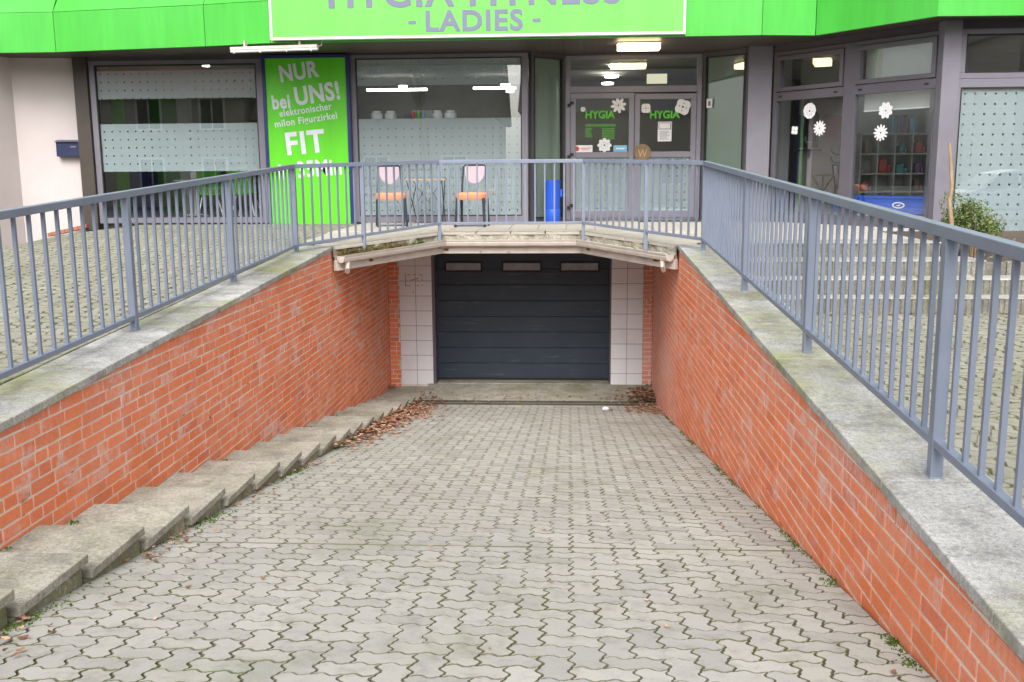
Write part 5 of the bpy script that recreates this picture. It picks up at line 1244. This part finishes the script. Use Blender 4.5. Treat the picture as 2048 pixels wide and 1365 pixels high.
# ------------------------------------------------------------------ across the street (seen mirrored in the glass)
def house(x0, x1, y, ze_, zr, wall, roof, label, nwin, seed):
    t = thing('house', label, 'house', ((x0+x1)/2, y, -1.45), group='houses across the street')
    m = MB(); m.box((x0, y-9, -1.45), (x1, y, ze_)); part('wall', m, wall, t)
    m = MB(); yc = y-4.5; m.add([(x0-.3,y+.5,ze_-.1),(x1+.3,y+.5,ze_-.1),(x1+.3,yc,zr),(x0-.3,yc,zr),(x0-.3,y-9.5,ze_-.1),(x1+.3,y-9.5,ze_-.1)], [(0,1,2,3),(3,2,5,4),(0,3,4),(1,5,2),(0,4,5,1)]); part('roof', m, roof, t)
    for fl_ in (0, 1):
        z = -1.45+.9+fl_*2.7
        if z+1.4 > ze_: continue
        for k in range(nwin):
            x = x0+(k+.5)*(x1-x0)/nwin
            m = MB(); m.box((x-.62, y-.02, z-.08), (x+.62, y+.06, z+1.38)); wf = part('window', m, M['white'], t)
            m = MB(); m.box((x-.52, y+.061, z), (x-.03, y+.065, z+1.3)); m.box((x+.03, y+.061, z), (x+.52, y+.065, z+1.3)); part('pane', m, M['black'], wf)
    return t
hw1 = pm('beige_house_render', (.50,.45,.38), (.45,.40,.33), 1, .9, 0); hw2 = pm('grey_house_render', (.62,.58,.50), None, 1, .9, 0); rf1 = pm('red_roof', (.20,.07,.05), (.16,.06,.04), 3, .8, .1); rf2 = pm('slate_roof', (.07,.07,.08), (.05,.05,.06), 3, .8, .1)
house(-27, -15, -14, 3.6, 7.6, hw1, rf1, 'beige two storey house with a red roof across the street', 4, 1)
house(-14.3, -3.5, -14, 2.6, 6.6, hw2, rf2, 'grey house with a dark roof opposite the middle window', 3, 2)
house(-2.2, 6.5, -17, 3.0, 6.2, hw1, rf2, 'beige house opposite the entrance with a dark slate roof', 3, 3)
house(17.9, 28, -15, 5.6, 9.5, hw1, rf2, 'tall beige house with a slate roof opposite the right window', 4, 4)
def bare_tree(x, y, h, seed, label):
    rnd = random.Random(seed); t = thing('bare_tree', label, 'tree', (x, y, -1.45), group='bare winter trees across the street')
    tr = MB(); tr.tube([(x, y, -1.45), (x+.1, y, h*.2), (x, y+.1, h*.45)], [.2, .15, .11], 8); part('trunk', tr, M['bark'], t); cr_ = MB()
    def grow(p, d, L, r, k):
        q = p+d*L; cr_.tube([p, p+d*L*.5+Vector((rnd.gauss(0, .05), rnd.gauss(0, .05), 0)), q], [r, r*.8, r*.6], 4, False)
        if k:
            for _ in range(3 if k > 1 else 4): grow(q, (d+Vector((rnd.gauss(0, .5), rnd.gauss(0, .5), rnd.gauss(.12, .3)))).normalized(), L*rnd.uniform(.6, .85), r*.6, k-1)
    for _ in range(5): grow(Vector((x, y, h*.42-.3*rnd.random())), Vector((rnd.gauss(0, .5), rnd.gauss(0, .5), 1)).normalized(), h*.22, .07, 4)
    part('crown', cr_, M['charcoal'], t)
bare_tree(-6, -9, 6, 3, 'bare tree opposite the middle window'); bare_tree(9.5, -10, 7, 5, 'bare tree opposite the right window')

# ------------------------------------------------------------------ a parked car behind the camera, mirrored in the right window
def car(x, y, label):
    t = thing('parked_car', label, 'car', (x, y, -1.45))
    m = MB(); lo = [(-2.1,.28),(-2.12,.6),(-2.0,.78),(-1.3,.86),(1.55,.92),(2.02,.86),(2.1,.6),(2.06,.28)]
    m.prism(lo, (0,-.84,0), (1,0,0), (0,0,1), (0,1,0), 1.68); body = part('body', m, M['white'], t, world=False, bev=.09, smooth=True)
    m = MB(); a = [(-1.25,.84),(-.55,1.36),(.0,1.46),(.9,1.44),(1.75,.90)]; vs = []
    for (px, pz) in a: k = .80-.16*(pz-.84)/.6; vs += [(px,-k,pz),(px,k,pz)]
    m.add(vs, [(0,2,3,1),(2,4,5,3),(4,6,7,5),(6,8,9,7),(0,8,6,4,2),(1,3,5,7,9),(0,1,9,8)]); part('cabin', m, M['white'], t, world=False, bev=.04, smooth=True)
    for s_ in (-1, 1):
        for (x0, x1, xa, xb) in ((-.98, -.02, -.50, -.02), (.06, 1.35, .06, .92)):
            m = MB(); k0, k1 = .795, .66; m.add([(x0,s_*k0,.90),(x1,s_*k0,.92),(xb,s_*k1,1.37),(xa,s_*k1,1.36)], [(0,1,2,3)]); w_ = part('side_window', m, M['black'], t, world=False, fix=False); w_.location.y += s_*.006
        for wx in (-1.3, 1.3):
            m = MB(); n = 22
            for q in range(n):
                a_ = 2*math.pi*q/n
                for yy, rr in ((.84, .24), (.86, .31), (.70, .32), (.68, .2)): m.v.append((wx+rr*math.cos(a_), s_*yy, .32+rr*math.sin(a_)))
            for q in range(n):
                for r_ in range(3): m.f.append((q*4+r_, ((q+1)%n)*4+r_, ((q+1)%n)*4+r_+1, q*4+r_+1))
            wh = part('wheel', m, M['black'], t, world=False, smooth=True)
            m = MB(); m.v = [(wx+.235*math.cos(2*math.pi*q/n), s_*.845, .32+.235*math.sin(2*math.pi*q/n)) for q in range(n)]; m.f = [tuple(range(n))]; part('rim', m, M['frame'], wh, world=False, fix=False)
        m = MB(); m.box((-2.11, s_*.5-.16, .62), (-2.02, s_*.5+.16, .75)); part('headlight', m, M['acryl'], t, world=False, bev=.02)
        m = MB(); m.box((2.03, s_*.6-.14, .68), (2.10, s_*.6+.14, .84)); part('tail_light', m, M['red'], t, world=False, bev=.02)
    m = MB(); m.add([(-1.2,-.72,.88),(-1.2,.72,.88),(-.58,.62,1.33),(-.58,-.62,1.33)], [(0,1,2,3)]); w_ = part('windscreen', m, M['black'], t, world=False, fix=False); w_.location.x -= .015; w_.location.z += .012
    return t
car(12.9, -3.6, 'white parked car on the street, mirrored in the right shop window')
